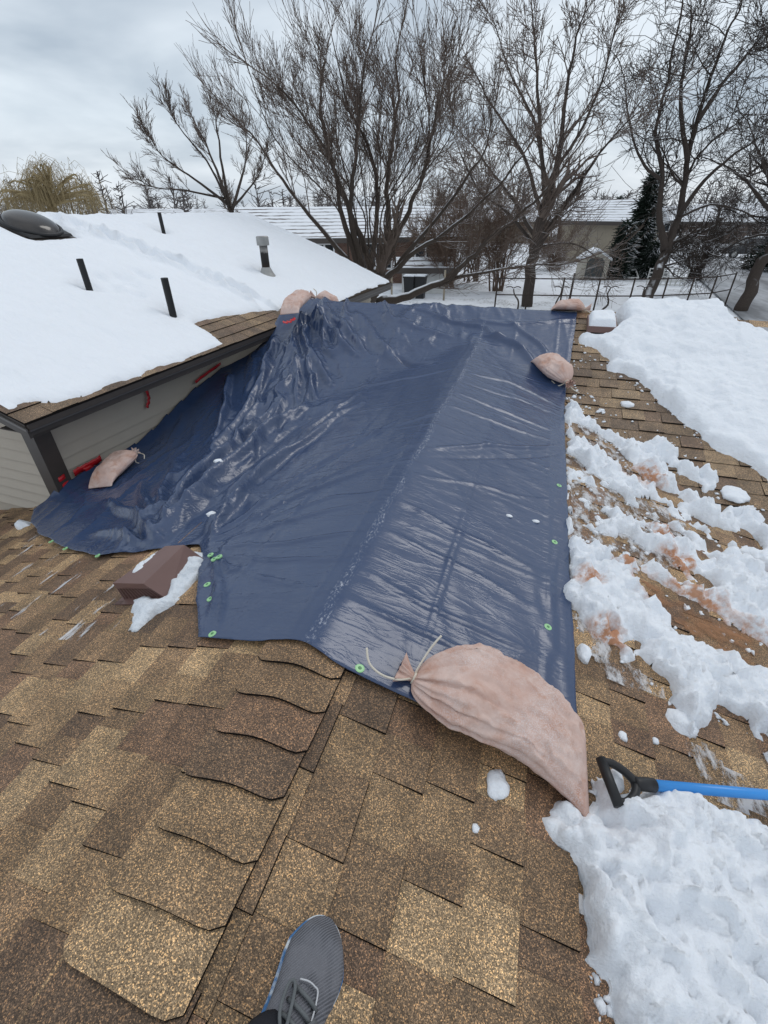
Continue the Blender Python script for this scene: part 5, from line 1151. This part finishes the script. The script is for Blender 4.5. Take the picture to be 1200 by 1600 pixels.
    for k in range(34):
        a = R(r.uniform(8, 172)); rad = r.uniform(.45, 1.0); tx = 76+rad*74*math.cos(a); ty = 322-rad*66*math.sin(a)
        P = smooth_path([at(82+r.uniform(-4, 4), 322, 60), at(80+(tx-80)*.35, 322+(ty-322)*.62, 60+r.uniform(-2, 2)), at(tx, ty, 60+r.uniform(-5, 5)), at(tx+math.cos(a)*12, ty+10, 60+r.uniform(-5, 5))], 5); trunk.tube(P, np.linspace(.15, .03, len(P)), 6)
        for c in range(34):
            q = P[r.integers(5, len(P))]+r.normal(0, .35, 3); L = r.uniform(.8, 2.8); dx, dy = r.normal(0, .32, 2); up = r.uniform(.0, .45)
            cr.add(np.array([q, q+[dx, dy, up], q+[dx*2, dy*2, up-L*.3], q+[dx*2.5, dy*2.5, -L]]), np.array([.016, .014, .012, .010]), 3)
    child_of(trunk.build('trunk', MAT['willow'], None, True), wr); cr.build('crown', MAT['willow'], wr)
    # conifers
    def conifer(px, pyb, pyt, d, w, seed, label):
        r = np.random.default_rng(seed); b = at(px, pyb, d); t = at(px, pyt, d); root = empty('conifer', (b[0], b[1], GZ)); tag(root, label, 'tree', None); Hh = t[2]-GZ
        child_of(MB().tube([(b[0], b[1], GZ-.1), (b[0], b[1], t[2])], [.16, .02], 8).build('trunk', MAT['bark_dark'], None, True), root); cr = Twigs()
        for k in range(620):
            z = r.uniform(.06, 1)**.9; rad = w*(1-z)**.8*r.uniform(.55, 1.1)+.05; th = r.uniform(0, 6.283); p = np.array([b[0], b[1], GZ+z*Hh]); o = np.array([math.cos(th), math.sin(th), 0])
            e = p+o*rad+[0, 0, -.25*rad]; cr.add(np.array([p, p+(e-p)*.5+[0, 0, .06*rad], e]), np.array([.03, .03, .012]), 3)
            for q in range(6):
                f = r.uniform(.3, 1); s = p+(e-p)*f; dv = o*.25+r.normal(0, .22, 3); cr.add(np.array([s, s+dv*.5, s+dv+[0, 0, -.08]]), np.array([.045, .04, .012]), 3)
        cr.build('crown', MAT['conifer'], root)
    conifer(985, 432, 275, 38, 1.15, 3, 'tall dark conifer right of the tan house'); conifer(948, 400, 312, 60, 2.2, 4, 'small dark conifer above the tan house roof'); conifer(1012, 432, 385, 37, .8, 5, 'low dark conifer at the foot of the tall one'); conifer(962, 436, 352, 36, .55, 6, 'narrow dark cypress right of the shed'); conifer(1215, 430, 300, 45, 3.0, 7, 'dark evergreen at the right edge behind the leaning trunk')
build_trees()

# ------------------------------------------------------------------ far background
def build_far():
    r = np.random.default_rng(21); tw = Twigs()
    for k in range(420):
        px = r.uniform(-700, 1900); d = r.uniform(70, 190); b = at(px, 345, d); hgt = r.uniform(3.5, 8.5)*(1 if px < 500 or px > 900 else 1.1); base = np.array([b[0], b[1], GZ]); 
        tw.add(np.array([base, base+[r.normal(0, .2), 0, hgt*.5], base+[r.normal(0, .5), 0, hgt]]), np.array([.16, .12, .03]), 3)
        for c in range(46):
            z = r.uniform(.2, .95); s = base+[0, 0, hgt*z]; dv = np.array([r.normal(0, 1), r.normal(0, 1), abs(r.normal(.6, .5))])*hgt*.24*(1.25-z); tw.add(np.array([s, s+dv*.55+r.normal(0, .15, 3), s+dv]), np.array([.06, .045, .03]), 3)
    V, F = tw.arrays(); tag(mesh('far_woodland', V, F, MAT['fartree'], smooth=True), 'hazy line of bare trees along the horizon', 'woodland', kind='stuff')
    brick = NT('dark_red_brick'); bt = brick.N.new('ShaderNodeTexBrick'); brick.L.new(brick.map((1, 1, 1), (R(90), 0, 0)), bt.inputs[0]); bt.inputs['Scale'].default_value = 4; bt.inputs['Color1'].default_value = (.11, .055, .04, 1); bt.inputs['Color2'].default_value = (.16, .085, .06, 1); bt.inputs['Mortar'].default_value = (.2, .18, .16, 1); brick.base(bt.outputs[0]).set(.8, .2)
    wallm = {'brick': brick.m, 'tan': plain('tan_siding', (.30, .26, .20), .7, .3, scale=4), 'white': plain('white_siding', (.62, .62, .60), .6, .3, scale=4), 'dark': plain('dark_brick_wall', (.13, .10, .085), .8, .2, scale=3)}
    glass = plain('dark_window_glass', (.02, .024, .03), .08, .6); frame = plain('white_window_frame', (.7, .7, .7), .5, .4)
    rs = NT('snowy_shingle_roof'); wv = rs.N.new('ShaderNodeTexWave'); wv.bands_direction = 'Z'; wv.inputs['Scale'].default_value = 1.9; wv.inputs['Distortion'].default_value = 1.5; rs.L.new(rs.co(), wv.inputs[0])
    k = rs.math('MULTIPLY', rs.ramp(wv.outputs['Fac'], [(0.70, 0.0), (0.88, 1.0)]), rs.ramp(rs.noise(.8, 4), [(0.35, 0.2), (0.6, 1.0)])); rs.base(rs.mix(k, (.80, .83, .87), (.12, .10, .09))).set(.8, .2)
    def house(label, px, d, width, depth, wall_h, roof_h, mat, zg=GZ, yaw=0.0, wins=(), roofm=None, garage=False):
        c = at(px, 400, d); f = np.array([c[0]-CAM[0], c[1]-CAM[1], 0]); f /= np.linalg.norm(f); f = np.array([f[0]*math.cos(yaw)-f[1]*math.sin(yaw), f[0]*math.sin(yaw)+f[1]*math.cos(yaw), 0]); s = np.array([f[1], -f[0], 0])
        o = np.array([c[0], c[1], zg]); M_ = lambda p: tuple(o+s*p[0]+f*p[1]+np.array([0, 0, p[2]]))
        root = empty('far_house', tuple(o)); tag(root, label, 'house'); w = width/2
        m = MB().box((-w, 0, -.2), (w, depth, wall_h), M_); g = [M_(p) for p in [(-w, 0, wall_h), (-w, depth, wall_h), (-w, depth/2, wall_h+roof_h), (w, 0, wall_h), (w, depth, wall_h), (w, depth/2, wall_h+roof_h)]]; m.add(g, [(0, 2, 1), (3, 4, 5)]); wo = m.build('wall', wallm[mat], root)
        e = .45; rf = MB(); z0 = wall_h-e*roof_h/(depth/2)
        rf.hexa([M_(p) for p in [(-w-e, -e, z0), (w+e, -e, z0), (w+e, depth/2, wall_h+roof_h), (-w-e, depth/2, wall_h+roof_h), (-w-e, -e, z0+.16), (w+e, -e, z0+.16), (w+e, depth/2, wall_h+roof_h+.16), (-w-e, depth/2, wall_h+roof_h+.16)]])
        rf.hexa([M_(p) for p in [(-w-e, depth/2, wall_h+roof_h), (w+e, depth/2, wall_h+roof_h), (w+e, depth+e, z0), (-w-e, depth+e, z0), (-w-e, depth/2, wall_h+roof_h+.16), (w+e, depth/2, wall_h+roof_h+.16), (w+e, depth+e, z0+.16), (-w-e, depth+e, z0+.16)]]); rf.build('roof', roofm or rs.m, root)
        MB().box((-w-e, -e-.05, z0-.12), (w+e, -e-.003, z0+.14), M_).build('gutter', MAT['trim'], root)
        for (x, z, ww, hh) in wins:
            wd = empty('window', M_((x, -.03, z))); child_of(wd, root)
            MB().box((x-ww/2, -.04, z), (x+ww/2, -.004, z+hh), M_).build('pane', glass, wd)
            fr = MB(); t = .09
            for (a, b_, c_, d_) in ((x-ww/2-t, x-ww/2, z-t, z+hh+t), (x+ww/2, x+ww/2+t, z-t, z+hh+t), (x-ww/2, x+ww/2, z-t, z), (x-ww/2, x+ww/2, z+hh, z+hh+t), (x-.05, x+.05, z, z+hh)): fr.box((a, -.08, c_), (b_, -.005, d_), M_)
            fr.build('frame', frame, wd)
        return root, M_
    rt, M_ = house('brick bungalow with snowy roof and white windows behind the multi-stem tree', 545, 31, 13, 8, 2.45, 1.35, 'brick', yaw=.05, wins=[(-1.4, .85, 1.0, 1.25), (1.6, .85, 1.8, 1.25), (-4.5, .9, 1.2, 1.1), (4.6, .9, 1.2, 1.1)])
    rt2, M2 = house('white outbuilding behind the wing eave corner', 662, 27, 2.2, 2.0, 1.25, .25, 'white', yaw=0)
    house('tan house with snowy gable roof behind the shed', 918, 46, 6, 5, 3.0, 1.2, 'tan', yaw=-.5)
    house('distant low house with broad snowy roof right of the conifer', 1070, 92, 17, 9, 2.2, 1.6, 'dark', yaw=.1, wins=[(-4, .8, 1.6, 1), (3, .8, 1.6, 1)])
    house('distant snowy-roofed house above the road', 1150, 78, 14, 9, 2.3, 1.7, 'dark', yaw=-.2, wins=[(-3, .8, 1.6, 1), (3, .8, 1.6, 1)])
    house('distant house at the right edge behind the evergreen', 1290, 80, 16, 9, 2.4, 1.7, 'brick', yaw=.1)
    house('distant house behind the thicket at centre', 770, 72, 14, 9, 2.4, 1.7, 'tan', yaw=.1)
    house('low snowy-roofed house far behind the slender tree', 300, 75, 15, 9, 2.3, 1.6, 'dark', yaw=.2)
    for i, x in enumerate((-.42, .30)):                     # wheelie bins
        b = at(640+i*17, 452, 25.5); root = empty('wheelie_bin', (b[0], b[1], GZ)); tag(root, ('left' if i == 0 else 'right')+' black wheelie bin before the white outbuilding', 'bin', 'wheelie bins')
        z0 = GZ; MB().hexa([(b[0]+x_, b[1]+y_, z0) for x_, y_ in ((-.2,-.2),(.2,-.2),(.2,.2),(-.2,.2))]+[(b[0]+x_*1.3, b[1]+y_*1.3, z0+.95) for x_, y_ in ((-.2,-.2),(.2,-.2),(.2,.2),(-.2,.2))]).build('bin_body', MAT['black'], root)
        MB().box((b[0]-.28, b[1]-.30, z0+.952), (b[0]+.28, b[1]+.28, z0+1.02)).build('lid', MAT['black'], root); MB().box((b[0]-.26, b[1]-.27, z0+1.021), (b[0]+.26, b[1]+.26, z0+1.08)).build('snow_topping', MAT['snow_sheet'], root)
    # garden shed
    c = onz(925, 438, GZ); f = np.array([c[0]-CAM[0], c[1]-CAM[1], 0]); f /= np.linalg.norm(f); yw = .25; f = np.array([f[0]*math.cos(yw)-f[1]*math.sin(yw), f[0]*math.sin(yw)+f[1]*math.cos(yw), 0]); s = np.array([f[1], -f[0], 0]); M_ = lambda p: tuple(np.array([c[0], c[1], GZ])+s*p[0]+f*p[1]+np.array([0, 0, p[2]]))
    root = empty('garden_shed', (c[0], c[1], GZ)); tag(root, 'small beige garden shed with grey door and snowy roof', 'shed'); w, hw, hr = .80, 1.15, 1.62
    m = MB(); m.box((-w, 0, -.1), (w, 1.3, hw), M_); m.add([M_(p) for p in [(-w,0,hw),(w,0,hw),(0,0,hr),(-w,1.3,hw),(w,1.3,hw),(0,1.3,hr)]], [(0,1,2),(3,5,4)]); m.build('wall', plain('beige_resin', (.42, .39, .33), .6, .3), root)
    d = MB(); V = [(-.52, -.03, .02), (.52, -.03, .02), (.52, -.03, 1.0), (.36, -.03, 1.2), (0, -.03, 1.27), (-.36, -.03, 1.2), (-.52, -.03, 1.0)]; d.add([M_(p) for p in V]+[M_((p[0], -.004, p[2])) for p in V], [tuple(range(7)), *[(i, i+7, (i+1) % 7+7, (i+1) % 7) for i in range(7)]]); d.build('door', plain('grey_door', (.06, .068, .068), .6, .3), root)
    for sg in (-1, 1):
        rf = MB(); rf.hexa([M_(p) for p in [(0,-.12,hr),(sg*(w+.1),-.12,hw-.06),(sg*(w+.1),1.4,hw-.06),(0,1.4,hr),(0,-.12,hr+.12),(sg*(w+.1),-.12,hw+.06),(sg*(w+.1),1.4,hw+.06),(0,1.4,hr+.12)]]); rf.build('snowy_roof', MAT['snow_sheet'], root)
    # pipe fence
    fr = empty('pipe_fence', tuple(onz(960, 487, GZ))); tag(fr, 'rusty pipe and rail fence along the snowy garden', 'fence'); fm = plain('rusty_fence_pipe', (.045, .032, .026), .7, .3)
    line = [(772, 487), (820, 488), (872, 489), (926, 490), (978, 490), (1028, 489), (1068, 487), (1102, 485), (1132, 478)]; base = [onz(x, y, GZ) for x, y in line]; hf = 1.32
    for b in base: MB().tube([b-[0, 0, .1], b+[0, 0, hf+.05]], [.034, .034], 8).build('post', fm, fr, True)
    for a, b in zip(base[:-1], base[1:]):
        for z in (hf, hf*.52): MB().tube([a+[0, 0, z], b+[0, 0, z]], [.024, .024], 8).build('rail', fm, fr, True)
    fp = [onz(782, 491, GZ), onz(884, 470, GZ)]
    for i, (x, y) in enumerate(((888, 478), (612, 470), (693, 470))):
        b = onz(x, y, GZ); tag(MB().tube([b-[0, 0, .1], b+[.0, 0, 1.35]], [.05, .045], 8).build('garden_post', fm if i == 0 else wallm['tan'], None, True), ['dark post standing just behind the pipe fence', 'pale post by the wing eave corner', 'pale post in the snowy garden below the arching limb'][i], 'post')
    r = np.random.default_rng(3)
    for i in range(4):                                      # pruned vine stumps along the fence
        b = onz(800+i*70, 490, GZ); root = empty('vine_stump', tuple(b)); tag(root, ['first', 'second', 'third', 'fourth', 'fifth', 'sixth', 'seventh'][i]+' knobbly vine stump from the left along the pipe fence', 'vine', 'vine stumps along the fence'); m = MB(); p = np.array(b)-[0, 0, .1]; pts = [p]
        for k in range(5): p = p+[r.normal(0, .09), r.normal(0, .05), .22]; pts.append(p)
        m.tube(smooth_path(pts, 3), np.linspace(.05, .025, 16), 6); m.build('stem', MAT['bark_dark'], root, True); m = MB()
        for sg in (-1, 1): m.tube(smooth_path([pts[-1], pts[-1]+[sg*.15, 0, .06], pts[-1]+[sg*.3, r.normal(0, .05), .02]], 3), .02, 6)
        m.build('arm', MAT['bark_dark'], root, True)
    # white cold frame and lattice panel
    cf = empty('cold_frame', tuple(onz(965, 436, GZ))); tag(cf, 'white wooden frame leaning in the snow right of the shed', 'frame'); b = onz(962, 436, GZ); wm = wallm['white']
    for (a, e) in (((-1.2, 0, .1), (1.3, 0, .1)), ((-1.0, .9, .55), (1.1, .9, .55)), ((-1.2, 0, .1), (-1.0, .9, .55)), ((1.3, 0, .1), (1.1, .9, .55)), ((.2, 0, .1), (1.1, .9, .55)), ((.2, 0, .1), (-.1, .9, .55))): MB().tube([b+np.array(a), b+np.array(e)], [.05, .05], 6).build('bar', wm, cf)
    lp = empty('lattice_panel', tuple(onz(1032, 440, GZ))); tag(lp, 'pale lattice panel standing in snow by the vase-shaped bush', 'panel'); b = onz(1038, 446, GZ)
    for i in range(9): MB().box((b[0]-1.0+i*.25, b[1], GZ), (b[0]-.94+i*.25, b[1]+.03, GZ+.85)).build('slat', wm, lp)
    for i in range(5): MB().box((b[0]-1.0, b[1]-.033, GZ+.02+i*.2), (b[0]+1.06, b[1]-.003, GZ+.07+i*.2)).build('crossbar', wm, lp)
    # parked car beyond the road
    p = onz(1168, 403, GZ); cr_ = empty('parked_car', tuple(p)); tag(cr_, 'dark parked car with snow on its roof across the road', 'car'); paint = plain('dark_car_paint', (.02, .022, .026), .25, .5)
    prof = [(-2.2, .35), (-2.25, .75), (-1.9, .95), (-1.2, 1.02), (-.6, 1.5), (.9, 1.55), (1.7, 1.05), (2.2, .95), (2.3, .5), (2.2, .3)]; V = [(p[0]+x, p[1]-.85, GZ+z) for x, z in prof]+[(p[0]+x, p[1]+.85, GZ+z) for x, z in prof]; n = len(prof)
    bd = mesh('body', V, [tuple(range(n))[::-1], tuple(range(n, 2*n))]+[(i, (i+1) % n, (i+1) % n+n, i+n) for i in range(n)], paint); child_of(bd, cr_)
    for (x0, x1) in ((-1.0, .05), (.12, 1.3)):
        q = [(x0+.1, 1.02), (x1, 1.02), (x1-.15, 1.42), (x0+.42, 1.42)]; V = [(p[0]+x, p[1]-.862, GZ+z) for x, z in q]+[(p[0]+x, p[1]-.852, GZ+z) for x, z in q]; child_of(mesh('window', V, [(3,2,1,0), (0,1,5,4), (1,2,6,5), (2,3,7,6), (3,0,4,7)], glass), cr_)
    for x in (-1.4, 1.45):
        w_ = MB().tube([(p[0]+x, p[1]-.88, GZ+.33), (p[0]+x, p[1]-.62, GZ+.33)], [.33, .33], 18).build('wheel', MAT['black'], cr_); MB().tube([(p[0]+x, p[1]-.892, GZ+.33), (p[0]+x, p[1]-.881, GZ+.33)], [.2, .2], 14).build('rim', MAT['galv'], w_)
    MB().box((p[0]-.6, p[1]-.75, GZ+1.52), (p[0]+.85, p[1]+.75, GZ+1.64)).build('snow_topping', MAT['snow_sheet'], cr_)
build_far()
for o in sc.objects:
    if o.parent is None and o.type == 'MESH' and 'kind' not in o and 'label' not in o: print('UNLABELLED', o.name)
